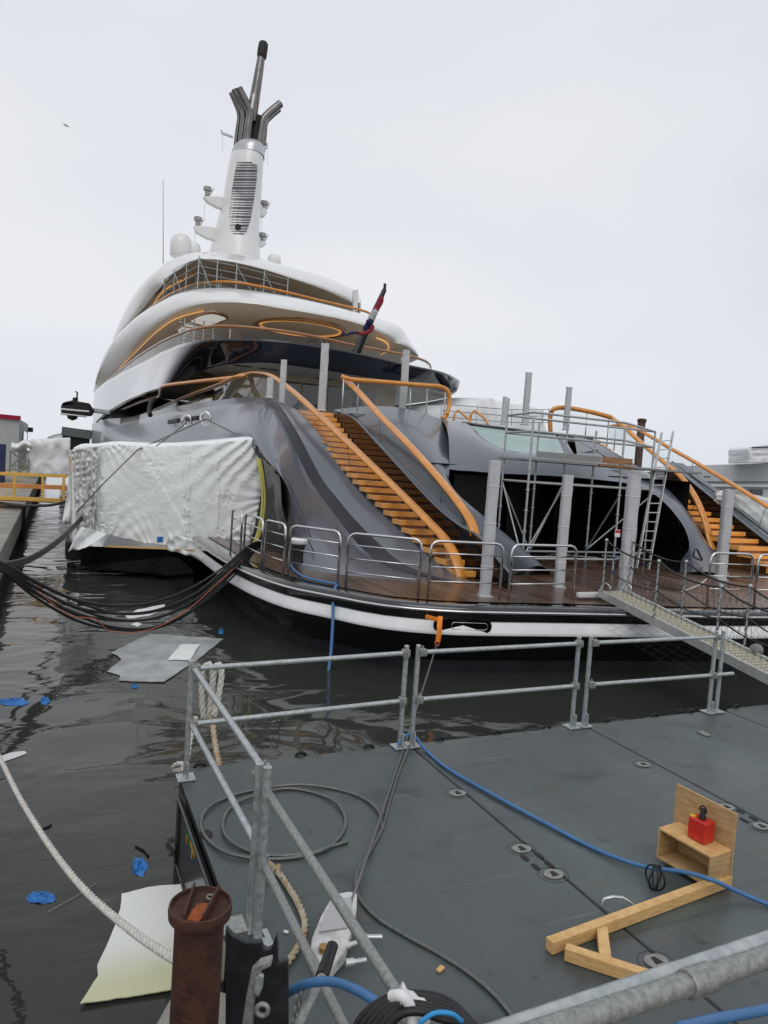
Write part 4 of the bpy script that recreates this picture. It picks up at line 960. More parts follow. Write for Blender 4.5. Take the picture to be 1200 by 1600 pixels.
for p_, q_ in ((('a', 3.5), ('b', DK+.3)), (('c', DK+.3), ('d', 3.5)), (('a', 3.45), ('c', DK+.35)), (('e', DK+.4), ('f', 3.3)), (('e', DK+.4), ('g', 3.3)), (('b', DK+.35), ('d', 3.4))):
    tubeline(at_z(*p_), at_z(*q_), 'brace', .022)
for a, b in (('b', 'f'), ('a', 'g'), ('f', 'g'), ('a', 'b')): tubeline(at_z(a, DK+.33), at_z(b, DK+.33), 'ledger')
ZP = P(880, 722, Y=YF).z
for k in range(3):
    yy = lerp(YF+.15, YB-.1, k/2)
    for x0_, x1_, mt in ((at_z('a', 0).x-.1, at_z('d', 0).x-.15, galvdark), (at_z('d', 0).x-.1, at_z('f', 0).x+.35, mat('scaffold_plank', (.30, .15, .07), .7, var=.25, vscale=5, stretch=(.4, 4, 4))), (at_z('f', 0).x+.4, at_z('g', 0).x+.3, galvdark)):
        m = MB(); m.box(((x0_+x1_)/2, yy, ZP+.01*k), x1_-x0_, .44, .06); m.build('platform_board', mt, sct, sm=0, bevel=.008)
m = MB(); m.box(((at_z('d', 0).x+at_z('f', 0).x)/2+.1, YF-.09, ZP+.14), at_z('f', 0).x-at_z('d', 0).x+.3, .03, .16); m.build('toe_board', mat('scaffold_plank', (0, 0, 0)), sct, sm=0)
m = MB(); m.box(((at_z('a', 0).x+at_z('d', 0).x)/2-.1, YF-.09, ZP+.14), at_z('d', 0).x-at_z('a', 0).x, .025, .14); m.build('toe_board', galvdark, sct, sm=0)
q = at_z('f', 2.35)+Vector((0, -.06, 0)); m = MB(); m.box(q, .17, .02, .19); tg = m.build('safety_tag', whiteplastic, sct, sm=0, bevel=.004)
m = MB(); m.box(q+Vector((0, -.012, .05)), .165, .006, .07); m.build('tag_red_field', redmat, tg, sm=0)
# ladder
lad = thing('ladder', 'aluminium ladder leaning against the right end of the scaffold tower', 'ladder', P(1004, 890, Z=DK))
La, Lb = P(994, 888, Y=13.9), P(1034, 676, Y=14.6); Ma, Mb_ = P(1013, 890, Y=13.9), P(1052, 674, Y=14.6)
for a, b in ((La, Lb), (Ma, Mb_)):
    m = MB(); m.beam(a, b, .03, .07, up=Vector((0, 1, 0))); m.build('ladder_rail', alu, lad, sm=0, bevel=.004)
for k in range(1, 15):
    u = k/15; m = MB(); m.tube([La.lerp(Lb, u), Ma.lerp(Mb_, u)], .016, 6); m.build('rung', alu, lad, sm=60)
# scaffold clutter on the deck
for k, (a, b) in enumerate([((872, 866), (935, 872)), ((880, 862), (905, 874)), ((940, 868), (1000, 872)), ((850, 870), (890, 860))]):
    m = MB(); m.tube([P(*a, Z=DK+.05), P(*b, Z=DK+.05)], .024, 8); tag(m.build('loose_tube', galv, None, sm=60), ['loose scaffold tube lying right of the tower base', 'short loose tube crossing under the tower', 'loose scaffold tube by the ladder foot', 'loose tube lying left of the second wrapped post'][k], 'scaffold tube', 'loose scaffold tubes on the yacht deck')

# ---- scaffold on the bridge deck
sc2 = thing('deck_scaffold', 'scaffold of thin tubes standing on the white bridge deck under the roof', 'scaffold', P(320, 445, Z=12.8))
chord = [P(x, y, Z=14.55) for x, y in [(257, 438), (273, 426), (292, 415), (311, 404), (340, 410), (370, 416), (413, 427), (450, 437)]]
inn = [inward(p, 2.2, 14.55) for p in chord]
for c_ in (chord, inn):
    for dz in (0, -.4, -.8, -1.3):
        for a, b in zip(c_[:-1], c_[1:]): tubeline(a+Z*dz, b+Z*dz, 'ledger', .034, galvdark, sc2)
for i, (a, b) in enumerate(zip(chord, inn)):
    for p in (a, b): tubeline(Vector((p.x, p.y, 12.2)), p+Z*.15, 'scaffold_tube', .034, galv, sc2)
    for dz in (0, -.55): tubeline(a+Z*dz, b+Z*dz, 'transom', .03, galvdark, sc2)
for i, j in ((3, 4), (5, 6), (6, 7), (1, 2)): tubeline(chord[i], Vector((chord[j].x, chord[j].y, 12.4)), 'brace', .03, galv, sc2)
# interior scaffold seen below the skylight
sc3 = thing('deck_scaffold', 'scaffold with orange planks under the lens-shaped skylight of the upper deck', 'scaffold', P(310, 530, Z=8.7))
for x in (288, 303, 318, 333):
    for yy in (41, 43.5):
        q = P(x, 520, Y=yy); tubeline(Vector((q.x, yy, 8.6)), Vector((q.x, yy, 11)), 'scaffold_tube', .04, galv, sc3)
for k in range(9):
    y_ = 497+k*6.2; a, b = P(282, y_, Y=41.2), P(338, y_+9, Y=43); a.z = min(a.z, 10.95); b.z = min(b.z, 10.95)
    m = MB(); m.beam(a, b, .16, .05); m.build('plank', [timber, alu][k % 2], sc3, sm=0)

# ---- ensign
fg = thing('ensign', 'furled red, white and blue ensign wrapped round the dark staff', 'flag', P(580, 500, Y=34))
def cloth(pts, wd, m_, name, seed):
    p = smooth(pts, 8); rows = []
    for i, q in enumerate(p):
        t = p[min(len(p)-1, i+1)]-p[max(0, i-1)]; t.normalize(); s = t.cross(Vector((.4, .9, 0))).normalized(); f = t.cross(s); u = i/(len(p)-1)
        w_ = wd*.62*(interp(u, [0, .15, .8, 1], [.5, 1, .9, .3])); rows.append([q+s*w_*cos(a)*(1+.4*noise.noise(Vector((u*6, a, seed))))+f*w_*.7*sin(a)*(1+.5*noise.noise(Vector((u*7, a*1.3, seed+4)))) for a in [2*pi*k/14 for k in range(14)]])
    mm = MB(); V = mm.grid(rows, closed_v=True); mm.f(V[0][::-1]); mm.f(V[-1]); mm.build(name, m_, fg, sm=60)
cloth([P(598, 463, Y=33.4), P(592, 476, Y=33.5), P(586, 487, Y=33.5), P(581, 493, Y=33.6)], .24, flagred, 'red_fold', 1)
cloth([P(588, 484, Y=33.4), P(582, 494, Y=33.5), P(577, 503, Y=33.6)], .26, flagwhite, 'white_fold', 2)
cloth([P(580, 499, Y=33.4), P(574, 509, Y=33.6), P(569, 516, Y=33.7)], .26, flagblue, 'blue_fold', 3)
cloth([P(584, 508, Y=33.2), P(578, 517, Y=33.3), P(568, 521, Y=33.3), P(556, 521, Y=33.4)], .16, flagred, 'red_fold', 5)
cloth([P(560, 519, Y=33.3), P(548, 521, Y=33.4), P(540, 523, Y=33.4), P(533, 520, Y=33.5)], .10, flagblue, 'blue_fold', 7)

# ---- gangway from platform to the raft side
gT, gB = P(955, 926, Z=DK+.16), P(1200, 1048, Z=.98)
gd = (gB-gT); gB = gT+gd*1.35
gw = thing('gangway', 'aluminium gangway with netted rope rails from the yacht deck down to the pontoons', 'gangway', gT)
side = gd.cross(Z).normalized(); 
if (P(1200, 1035, Z=1)-P(1200, 1065, Z=1)).dot(side) < 0: side = -side
GW = .30
m = MB(); m.beam(gT, gB, GW*2, .05); m.build('walkway', mat('gangway_tread', (.40, .38, .30), .6, var=.1), gw, sm=0)
for k in range(46):
    p = gT.lerp(gB, (k+.5)/46)+Z*.035; m = MB(); m.beam(p-side*(GW-.05), p+side*(GW-.05), .03, .02); 
    m.build('tread_bar', mat('gangway_bar', (.50, .47, .36), .6), gw, sm=0)
for s in (-1, 1):
    m = MB(); m.beam(gT+side*GW*s+Z*.0, gB+side*GW*s, .05, .16); m.build('side_beam', alu, gw, sm=0, bevel=.008)
m = MB(); e = gT-gd.normalized()*.1; m.box(e+Vector((-.35, .05, -.08)), .7, .12, .1); m.build('landing_bracket', white, gw, sm=0, bevel=.02)
for s in (-1, 1):
    a = gT+side*GW*s*.85; m = MB(); m.tube(smooth([a+Z*.05, a+Z*.2, a+gd.normalized()*.25+Z*.2, a+gd.normalized()*.25+Z*.03], 4), .014, 6); m.build('grab_loop', steel, gw, sm=180)
tops = {-1: [], 1: []}
rail = gd.normalized()
for s in (-1, 1):
    for u in (.03, .42, .80, 1.15, 1.33):
        b = gT+gd*u+side*GW*s*1.05; t_ = b+Z*1.05+rail*.10*0; m = MB(); m.tube([b-Z*.05, t_], .017, 8); m.build('stanchion', galv, gw, sm=60)
        m = MB(); m.lathe(t_, [(.02, -.02), (.032, 0), (.028, .03), (.01, .045)], 8); m.build('stanchion_cap', galv, gw, sm=60)
        pts = [b+Z*(1.0*k/40)+Vector((.028*cos(k*1.1), .028*sin(k*1.1), 0)) for k in range(41)]; m = MB(); m.tube(pts, .0045, 5); m.build('lashing', rubber, gw, sm=180)
        tops[s].append(t_)
    tl = [tops[s][0]]
    def sag(a, b, d, n=10): return [a.lerp(b, k/n)-Z*d*4*(k/n)*(1-k/n) for k in range(n+1)]
    rope_p = []
    for a, b in zip(tops[s][:-1], tops[s][1:]): rope_p += sag(a, b, .10)[:-1]
    for dz, r in ((0, .016), (-.5, .012)):
        m = MB(); m.tube([p+Z*dz for p in rope_p], r, 6); m.build('side_rope', rubber, gw, sm=180)
    m = MB()
    low = [gT.lerp(gB, k/40)+side*GW*s*1.05+Z*.02 for k in range(40)]
    upp = resample(rope_p, 40)
    for k in range(40):
        for a, b in ((upp[k], low[min(39, k+2)]), (upp[k], low[max(0, k-2)])):
            mid = a.lerp(b, .5)+side*s*.03*noise.noise(Vector((k*.3, s, 0))); m.tube([a, mid, b], .0022, 3, caps=False)
    for v in (.25, .5, .75): m.tube([upp[k].lerp(low[k], v) for k in range(40)], .0022, 3, caps=False)
    m.build('safety_net', netmat, gw, sm=0)
# net hanging under the gangway
m = MB()
ga = [gT.lerp(gB, k/24)+side*-GW-Z*.08 for k in range(3, 22)]
for k, p in enumerate(ga):
    for j in range(5):
        q0 = p+side*(.0-.12*j)-Z*(.05+.06*j); 
        if k+1 < len(ga): m.tube([q0, ga[k+1]+side*(-.12*j)-Z*(.05+.06*j)+Z*.02*noise.noise(Vector((k, j, 0)))], .0022, 3, caps=False)
        if j < 4: m.tube([q0, p+side*(-.12*(j+1))-Z*(.05+.06*(j+1))], .0022, 3, caps=False)
m.build('lower_net', netmat, gw, sm=0)
m = MB(); q = gT+gd*.86+side*GW*1.1+Z*.1; m.lathe(q, [(.05, -.06), (.10, -.04), (.10, .04), (.05, .06)], 14, axis=side); m.build('wheel', galvdark, gw, sm=40)
# white line slung to the guard rail
m = MB(); m.tube(smooth([P(1022, 926, Y=11.6), P(1050, 928, Y=11.6), P(1090, 915, Y=11.7), P(1104, 905, Y=11.9)], 6), .018, 6); tag(m.build('line', ropemat, None, sm=180), 'thin white line slung from the gangway to the guard rail by the starboard stair', 'rope')

QX = (P(35, 790, Z=1.2).x+P(0, 864, Z=1.2).x)/2          # where the quay edge runs
# ---- black power cables from the quay to the yacht
def cable(pts, r, lab, mt=rubber, grp='black power cables slung over the water'):
    m = MB(); m.tube(smooth(pts, 10), r, 8); return tag(m.build('power_cable', mt, None, sm=180), lab, 'cable', grp)
offs_ = [(-13, -4, -9, -4), (-8, -9, 2, -3), (-4, 3, -4, -1), (0, -2, 5, 0), (5, 6, -1, 2), (10, 2, 9, 3), (15, 10, 6, 5)]
for k in range(7):
    d, e, f, h_ = offs_[k]
    cable([Vector((QX-1.5, 11.6+.09*k, 1.26)), Vector((QX-.1, 11.4+.09*k, 1.27)), P(-60, 868+d*.3, D=11), P(0, 884+d*.45, D=11.5), P(50, 916+d*.7+e*.3, D=12.2), P(120, 951+d*.9+e*.5, D=13), P(180, 965+d+f*.6, D=13.6), P(240, 962+d*1.0+f*.9, D=14.2), P(300, 937+d*.9+f*.8, D=15), P(350, 899+d*.7+h_, D=15.6), P(385, 866+d*.5+h_, D=16.1), P(402, 851+d*.3, D=16.6), P(414, 856+d*.2, D=17.2)], .025,
          ['topmost black cable of the slack bundle hanging to the yacht rail', 'second black cable from the top of the slack bundle', 'third black cable from the top of the slack bundle', 'middle black cable of the slack bundle', 'third black cable from the bottom of the slack bundle', 'second black cable from the bottom of the slack bundle', 'lowest black cable of the slack bundle, nearest the water'][k])
for k, (d, lab) in enumerate(((2, 'thin orange cable lying along the slack black bundle'),)):
    cable([P(60, 925, D=12.1), P(110, 962, D=12.8), P(150, 968, D=13.1), P(170, 985, D=13.3), P(230, 985, D=14), P(290, 955, D=14.8), P(350, 902, D=15.5), P(395, 860, D=16.3)], .010, lab, mat('orange_cable', (.40, .12, .06), .6), None)
for k in range(4):
    d = (k-1.5)*2.6
    cable([Vector((QX-1.5, 10.9+.1*k, 1.26)), Vector((QX-.1, 11+.1*k, 1.28)), P(-60, 893+d, D=11), P(0, 885+d, D=12), P(45, 874+d*.9, D=14), P(90, 846+d*.8, D=17), P(120, 818+d*.7, D=19.5), P(134, 802+d*.5, D=21)], .03, ['upper cable of the taut bunch running from the quay to the tent corner', 'second cable of the taut bunch to the tent corner', 'third cable of the taut bunch to the tent corner', 'lowest cable of the taut bunch to the tent corner'][k])
m = MB(); m.tube(smooth([P(0, 786, D=26), P(40, 790, D=25), P(80, 789, D=24), P(115, 780, D=23)], 6), .05, 8); tag(m.build('mooring_line', rubber, None, sm=180), 'black mooring line crossing below the yellow footbridge', 'rope')
# mooring lines from the flank fairleads
for a, b, lab in (((321, 655, 23.2), (215, 703, 21.0), 'grey line from the after fairlead down to the tent roof'), ((292, 660, 25.4), (245, 697, 21.0), 'grey line from the forward fairlead down to the tent roof'), ((322, 655, 23.2), (368, 678, 20.8), 'dark line from the after fairlead back toward the stern wing')):
    m = MB(); m.tube([P(a[0], a[1], Y=a[2]), P(b[0], b[1], Y=b[2])], .022, 6); tag(m.build('mooring_line', wire, None, sm=180), lab, 'rope')
m = MB(); m.tube([P(215, 703, Y=20.9), P(160, 757, Y=20.9), P(120, 800, Y=21)], .02, 6); tag(m.build('line', wire, None, sm=180), 'thin grey line running slanting across the tent face', 'rope')

# ================================================================== RAFT
RZ = .70
raft = thing('work_raft', 'dark grey pontoon work raft of coupled deck modules', 'raft', (4, 3, 0))
RX0, RYF, RYN = 1.12, 6.66, -.6
seams = [RX0, 3.55, 5.92, 8.30, 10.7, 13.1, 15.5]
def module(x0_, x1_):
    m = MB(); r = .10; g_ = .012
    lp = [(x0_+g_, RYN, RZ), (x1_-g_, RYN, RZ), (x1_-g_, RYF-r, RZ), (x1_-g_-r*.3, RYF-r*.3, RZ), (x1_-g_-r, RYF, RZ), (x0_+g_+r, RYF, RZ), (x0_+g_+r*.3, RYF-r*.3, RZ), (x0_+g_, RYF-r, RZ)]
    m.prism(lp, (0, 0, -.035)); o = m.build('deck_module', raftmat, raft, sm=30, bevel=.012)
    m = MB(); m.box(((x0_+x1_)/2, (RYF+RYN)/2, .27), x1_-x0_-.05, RYF-RYN-.06, .79); m.build('float', raftside, o, sm=0, bevel=.06)
    return o
mods = [module(a, b) for a, b in zip(seams[:-1], seams[1:])]
def coupling(x, y, par):
    q = P(x, y, Z=RZ); xs = min(seams, key=lambda s: abs(s-q.x)) if min(abs(s-q.x) for s in seams) < .2 else q.x
    lp = []
    for sx, a0 in ((1, -90), (-1, 90)):
        for k in range(9): a = radians(a0+180*k/8); lp.append(Vector((q.x+.075*cos(a)*1.0, q.y+sx*0+ .075*sin(a), RZ+.004)))
    lp = [Vector((q.x+.082*cos(a), q.y+.062*sin(a), RZ+.004)) for a in [2*pi*k/24 for k in range(24)]]
    m = MB(); m.prism(lp, (0, 0, .006)); o = m.build('coupling_plate', platemat, par, sm=0, bevel=.002)
    m = MB(); m.prism([Vector((q.x+dx, q.y+dy, RZ+.0085)) for dx, dy in [(-.03, -.03), (.03, -.03), (.015, .03), (-.015, .03)]], (0, 0, .004)); m.build('key_hole', matteblack, par, sm=0)
    m = MB(); m.tube([Vector((q.x+.12*cos(a), q.y+.10*sin(a), RZ+.0005)) for a in [2*pi*k/28 for k in range(28)]], .0018, 4, closed=True); m.build('plate_groove', matteblack, par, sm=0)
def slot(x, y, par):
    q = P(x, y, Z=RZ); lp = [Vector((q.x+.022*cos(a), q.y+(.022 if sin(a) > 0 else -.022)+.022*sin(a), RZ+.003)) for a in [2*pi*k/16 for k in range(16)]]
    m = MB(); m.prism(lp, (0, 0, .003)); m.build('deck_slot', matteblack, par, sm=0)
for x, y in [(715, 1240), (815, 1327), (865, 1367), (1025, 1503)]: coupling(x, y, mods[0])
for x, y in [(820, 1341), (842, 1337), (837, 1355), (858, 1351)]: slot(x, y, mods[0])
for x, y in [(1005, 1195), (1135, 1262), (1190, 1292)]: coupling(x, y, mods[1])
for x, y in [(1157, 1268), (1163, 1282), (1177, 1279), (1183, 1292)]: slot(x, y, mods[1])
for xs_, par in ((3.55, mods[0]), (5.92, mods[1]), (8.3, mods[2])):
    m = MB(); m.box((xs_, 3, RZ-.02), .03, RYF-RYN-.1, .03); m.build('seam_strip', matteblack, par, sm=0)
for x in (1.35, 2.35, 3.1, 3.95, 4.7, 5.4, 6.3, 7.1, 7.75, 8.6, 9.4):
    m = MB(); m.tube([Vector((x+.05*cos(a), RYF+.02, RZ-.01+.035*sin(a))) for a in [pi*k/8 for k in range(9)]], .018, 6); m.build('edge_lug', matteblack, raft, sm=60)
# left side of the raft: framed panels with a small green and yellow mark
for yc, ln in ((5.25, 2.0), (3.0, 2.0)):
    m = MB(); m.box((RX0+.0, yc, .30), .03, ln, .60); m.build('side_panel', raftside, raft, sm=0, bevel=.02)
    m = MB(); m.tube([Vector((RX0-.02, yc-ln/2, .02)), Vector((RX0-.02, yc+ln/2, .02)), Vector((RX0-.02, yc+ln/2, .60)), Vector((RX0-.02, yc-ln/2, .60))], .02, 6, closed=True); m.build('panel_frame', raftside, raft, sm=60)
def side_mark(pa, pb, h0, h1, m_, name):
    a, b = P(*pa, X=RX0-.022), P(*pb, X=RX0-.022); m = MB(); m.box((RX0-.019, (a.y+b.y)/2, (a.z+b.z)/2), .006, abs(a.y-b.y), h1); return m.build(name, m_, raft, sm=0)
side_mark((291, 1294), (296, 1310), 0, .09, mat('mark_green', (.01, .16, .05), .5), 'side_mark_green')
side_mark((297, 1312), (304, 1332), 0, .09, mat('mark_yellow', (.50, .26, .02), .5), 'side_mark_yellow')
for k in range(3):
    m = MB(); m.box((RX0-.023, P(300, 1322, X=RX0).y+.12-.12*k, P(300, 1322, X=RX0).z+.0), .004, .03, .06); m.build('mark_letter', [mat('mark_yellow', (0, 0, 0)), mat('mark_green', (0, 0, 0))][k % 2], raft, sm=0)
# dark hole near the left edge
q = P(322, 1304, Z=RZ); m = MB(); m.prism([Vector((q.x+.05*cos(a), q.y+.07*sin(a), RZ+.003)) for a in [2*pi*k/16 for k in range(16)]], (0, 0, .004)); m.build('deck_hole', matteblack, mods[0], sm=0)

# ---- tube railings
def clamp(m, c, ax):
    m.box(c, .075, .075, .075); m.tube([c+Vector((0, -.03, 0)), c+Vector((0, -.07, .0))], .012, 6); m.tube([c+Vector((0, 0, .03)), c+Vector((0, 0, .07))], .010, 6)
def railing(A, B_, lab, end_posts=(1, 1), tube_mat=galv, h=(1.03, .52), ext=(0, 0), dx=.0, flat=True):
    t = thing('tube_railing', lab, 'railing', A, 'galvanised tube railings round the raft')
    A, B_ = Vector(A), Vector(B_); u = (B_-A).normalized(); s = u.cross(Z)
    for e, on in ((A, end_posts[0]), (B_, end_posts[1])):
        if not on: continue
        m = MB(); m.tube([e, e+Z*1.10], .0265, 14); p = m.build('post', galv, t, sm=60, bevel=.006)
        m = MB(); m.box(e+Z*.012, .16, .16, .016); m.beam(e+s*.035+Z*.01, e+s*.035+Z*.17, .07, .02, up=u); m.build('foot_plate', galv, p, sm=0, bevel=.004)
        for z in h:
            m = MB(); clamp(m, e+Z*z+u*(.03 if e == A else -.03)+s*.04, u); m.build('clamp', galvdark, p, sm=0, bevel=.008)
    for z in h:
        m = MB(); m.tube([A+u*ext[0]+Z*z+s*.04, B_-u*ext[1]+Z*z+s*.04], .0245, 12); m.build('rail_tube', tube_mat, t, sm=60)
    return t
def R_(x, y): return P(x, y, Z=RZ)
railing((1.18, 6.45, RZ), (3.42, 6.60, RZ), 'back railing section nearest the white hanging rope')
railing((3.56, 6.60, RZ), (5.72, 6.62, RZ), 'back railing section crossed by the steel wire with the orange strap')
railing((5.90, 6.62, RZ), (7.98, 6.60, RZ), 'back railing section in front of the gangway')
t_ = thing('railing_post', 'lone galvanised railing post beside the gangway', 'railing post', (8.12, 6.6, RZ))
m = MB(); m.tube([Vector((8.12, 6.6, RZ)), Vector((8.12, 6.6, RZ+1.1))], .0265, 14); pp_ = m.build('post', galv, t_, sm=0, bevel=.006)
m = MB(); m.box((8.12, 6.6, RZ+.012), .16, .16, .016); m.build('foot_plate', galv, t_, sm=0, bevel=.004)
m = MB(); m.tube([Vector((7.9, 6.56, RZ+.52)), Vector((8.32, 6.56, RZ+.52))], .0245, 10); m.build('stub_tube', galv, t_, sm=60)
LP = P(385, 1462, Z=RZ)
railing((LP.x+.02, LP.y, RZ), (1.16, 6.38, RZ), 'left side railing section ending at the twin posts', end_posts=(1, 0))
LQ = P(402, 1472, Z=RZ)
near = thing('tube_railing', 'near left railing whose two long tubes run toward the viewer', 'railing', LQ, 'galvanised tube railings round the raft')
m = MB(); m.tube([LQ, LQ+Z*1.10], .0265, 14); p_ = m.build('post', galv, near, sm=60)
m = MB(); m.box(LQ+Z*.012, .17, .17, .016); m.build('foot_plate', galv, p_, sm=0, bevel=.004)
for (a, b), zz in ((((404, 1216), (627, 1562)), 0), (((410, 1345), (545, 1620)), 0)):
    A = P(a[0], a[1], X=LQ.x+.02); Bp = P(b[0], b[1], Z=A.z); m = MB(); m.tube([A, A+(Bp-A)*1.12], .0245, 12); m.build('rail_tube', galvdark, near, sm=60)
    m = MB(); clamp(m, A+Vector((0, .02, 0)), None); m.build('clamp', galvdark, p_, sm=0, bevel=.008)
# the two thick tubes at the lower right
fr_ = thing('tube_railing', 'pair of weathered scaffold tubes with a coupler across the lower right foreground', 'railing', P(1000, 1550, D=1.75), 'galvanised tube railings round the raft')
a1, b1 = P(840, 1594, D=1.58), P(1260, 1450, D=1.98); a2, b2 = P(850, 1612, D=1.5), P(1260, 1475, D=1.92)
d1_ = (b1-a1).normalized()
m = MB(); m.tube([a1-d1_*.4, b1+d1_*.4], .024, 16); m.build('rail_tube', galv, fr_, sm=60)
d2_ = (b2-a2).normalized(); m = MB(); m.tube([a2-d2_*.4, b2+d2_*.4], .026, 16); rt = m.build('rail_tube', galvdark, fr_, sm=60)
c_ = a2.lerp(b2, .53); m = MB(); m.tube([c_-d2_*.045, c_+d2_*.045], .033, 16); m.lathe(c_-Z*.034+d2_*.02, [(.009, -.012), (.009, .01)], 8); m.lathe(c_-Z*.034-d2_*.02, [(.009, -.012), (.009, .01)], 8); m.build('coupler', galvdark, rt, sm=60, bevel=.003)

# ---- coupling bracket at the raft's left edge (dark steel jaws)
cb = thing('coupling_bracket', 'dark steel coupling jaw bolted to the raft edge beside the rusty pile', 'bracket', P(400, 1540, D=2.9))
def plate(px, D, th, name='jaw_plate', m_=None):
    lp = [P(a, b, D=D) for a, b in px]; n = fwd*th; mm = MB(); mm.prism(lp, n); return mm.build(name, m_ or mat('dark_steel', (.035, .037, .04), .4, metal=.4, var=.3, vscale=12), cb, sm=0, bevel=.006)
plate([(352, 1450), (362, 1462), (385, 1473), (408, 1472), (411, 1482), (418, 1485), (424, 1482), (432, 1460), (434, 1480), (434, 1506), (450, 1500), (450, 1620), (352, 1620)], 3.0, .03)
plate([(378, 1600), (384, 1560), (392, 1520), (404, 1508), (424, 1502), (424, 1510), (408, 1518), (398, 1540), (392, 1620), (378, 1620)], 2.85, .05, 'hook', galvdark)
plate([(398, 1530), (406, 1522), (412, 1526), (410, 1545), (403, 1560), (396, 1552)], 2.84, .02, 'latch', galv)
m = MB(); m.tube([P(410+9*cos(a), 1578+9*sin(a), D=2.82) for a in [2*pi*k/16 for k in range(16)]], .010, 6, closed=True); m.build('ring', galvdark, cb, sm=180)
m = MB(); m.box(P(362, 1448, D=3.15), .12, .12, .02); m.build('jaw_cap', galvdark, cb, sm=0, bevel=.004)

# ---- rusty pile
pc_ = P(313, 1420, Z=1.95); pD = (pc_-EYE).dot(fwd)
pile = thing('steel_pile', 'rusty brown steel pile with a cupped cap standing beside the raft', 'pile', (pc_.x, pc_.y, 0))
pr_ = 39/FPX*pD; cr = 48/FPX*pD
m = MB(); m.lathe(Vector((pc_.x, pc_.y, 0)), [(pr_*.98, -1.2), (pr_*.97, pc_.z-.06), (pr_*.97, pc_.z-.02)], 28); m.build('pile_shaft', rust, pile, sm=50)
m = MB(); m.lathe(pc_, [(pr_*.9, -.03), (cr*1.0, -.022), (cr*1.02, 0), (cr*1.0, .02), (cr*.94, .022), (cr*.9, .006), (cr*.3, -.006), (.002, -.006)], 32); cap = m.build('pile_cap', rust, pile, sm=50)
dv = Vector((.42, .907, 0)); sv = Vector((.907, -.42, 0))
for s in (-1, 1):
    a, b = pc_+sv*cr*.30*s-dv*cr*.86+Z*.02, pc_+sv*cr*.42*s+dv*cr*.8+Z*.02
    m = MB(); m.beam(a, b, .008, .05); m.build('cap_rib', rust, cap, sm=0, bevel=.002)
m = MB(); lp = [pc_+sv*cr*a+dv*cr*b+Z*.004 for a, b in [(-.24, -.72), (.16, -.78), (.28, -.1), (.2, .2), (-.12, .15), (-.22, -.3)]]; m.prism(lp, (0, 0, .006)); m.build('rust_scale', rustorange, cap, sm=0)
m = MB(); m.tube([pc_+sv*cr*(.2+.12*cos(a))+dv*cr*(.5+.12*sin(a))+Z*.012 for a in [2*pi*k/12 for k in range(12)]], .004, 5, closed=True); m.build('wire_ring', galvdark, cap, sm=180)
# concrete ledge behind the pile foot
m = MB(); lp = [P(x, y, Z=.55) for x, y in [(272, 1546), (290, 1530), (420, 1570), (420, 1680), (230, 1680), (236, 1612)]]; m.prism(lp, (0, 0, -1.2)); o = m.build('quay_ledge', concrete, None, sm=0, bevel=.02); struct(o)

# ---- ropes
def rope(pts, r, name, mt, lab, cat='rope', strands=3, pitch=None, n=14):
    p = smooth(pts, n); L = sum((b-a).length for a, b in zip(p[:-1], p[1:])); N = max(24, int(L/(r*1.1))); N = min(N, 420); p = resample(p, N)
    pitch = pitch or r*7; m = MB(); s = 0
    fr0 = None
    strand = [[] for _ in range(strands)]
    for i, q in enumerate(p):
        t = p[min(N-1, i+1)]-p[max(0, i-1)]; t.normalize(); a = fr0-t*fr0.dot(t) if fr0 else t.orthogonal(); a.normalize(); fr0 = a; b = t.cross(a)
        if i: s += (p[i]-p[i-1]).length
        for k in range(strands):
            an = 2*pi*(k/strands+s/pitch); strand[k].append(q+(a*cos(an)+b*sin(an))*r*.52)
    for k in strand: m.tube(k, r*.56, 6)
    return tag(m.build(name, mt, None, sm=180), lab, cat)
rope([Vector((QX-1.2, 9.6, 1.24)), Vector((QX-.05, 9.2, 1.26)), P(-40, 1110, D=7.4), P(0, 1185, D=6.4), P(30, 1245, D=5.7), P(80, 1325, D=4.9), P(130, 1388, D=4.3), P(185, 1438, D=3.8), P(235, 1475, D=3.4), P(285, 1506, D=3.05)], .021, 'mooring_rope', ropemat, 'thick white mooring rope sagging over the water to the rusty pile')
rope([P(330, 1038, D=8.0), P(333, 1080, D=7.95), P(331, 1115, D=7.9), P(336, 1160, D=7.6), P(343, 1195, D=7.2), P(352, 1235, D=6.9)], .030, 'hanging_rope', oldrope, 'white rope tail hanging from the corner of the back railing to the raft deck')
hx = [(318, 1125), (315, 1085), (318, 1045), (326, 1037), (332, 1045), (330, 1085), (327, 1125), (331, 1080), (336, 1045), (341, 1037), (346, 1047), (341, 1090), (334, 1120)]
rope([P(x, y, D=8.05-.02*k) for k, (x, y) in enumerate(hx)], .034, 'hanging_rope', ropemat, 'white rope looped in a hank over the corner of the railing')
rope([P(306, 1120, D=7.9), P(297, 1160, D=7.7), P(290, 1195, D=7.5), P(278, 1205, D=7.4), P(270, 1200, D=7.4), P(279, 1193, D=7.35), P(288, 1196, D=7.3), P(286, 1212, D=7.2), P(293, 1222, D=7.15), P(302, 1226, D=7.1)], .026, 'hanging_rope', ropemat, 'short white rope end curling over the raft corner')
rope([P(402, 1336, Z=RZ+.25), P(412, 1343, Z=RZ+.12), P(432, 1360, Z=RZ+.03), P(450, 1385, Z=RZ+.03), P(466, 1412, Z=RZ+.03), P(476, 1440, Z=RZ+.03), P(474, 1462, Z=RZ+.03), P(462, 1485, Z=RZ+.03), P(448, 1505, Z=RZ+.03), P(434, 1518, Z=RZ+.03)], .022, 'rope_offcut', oldrope, 'frayed old rope lying on the raft deck beside the hand winch')
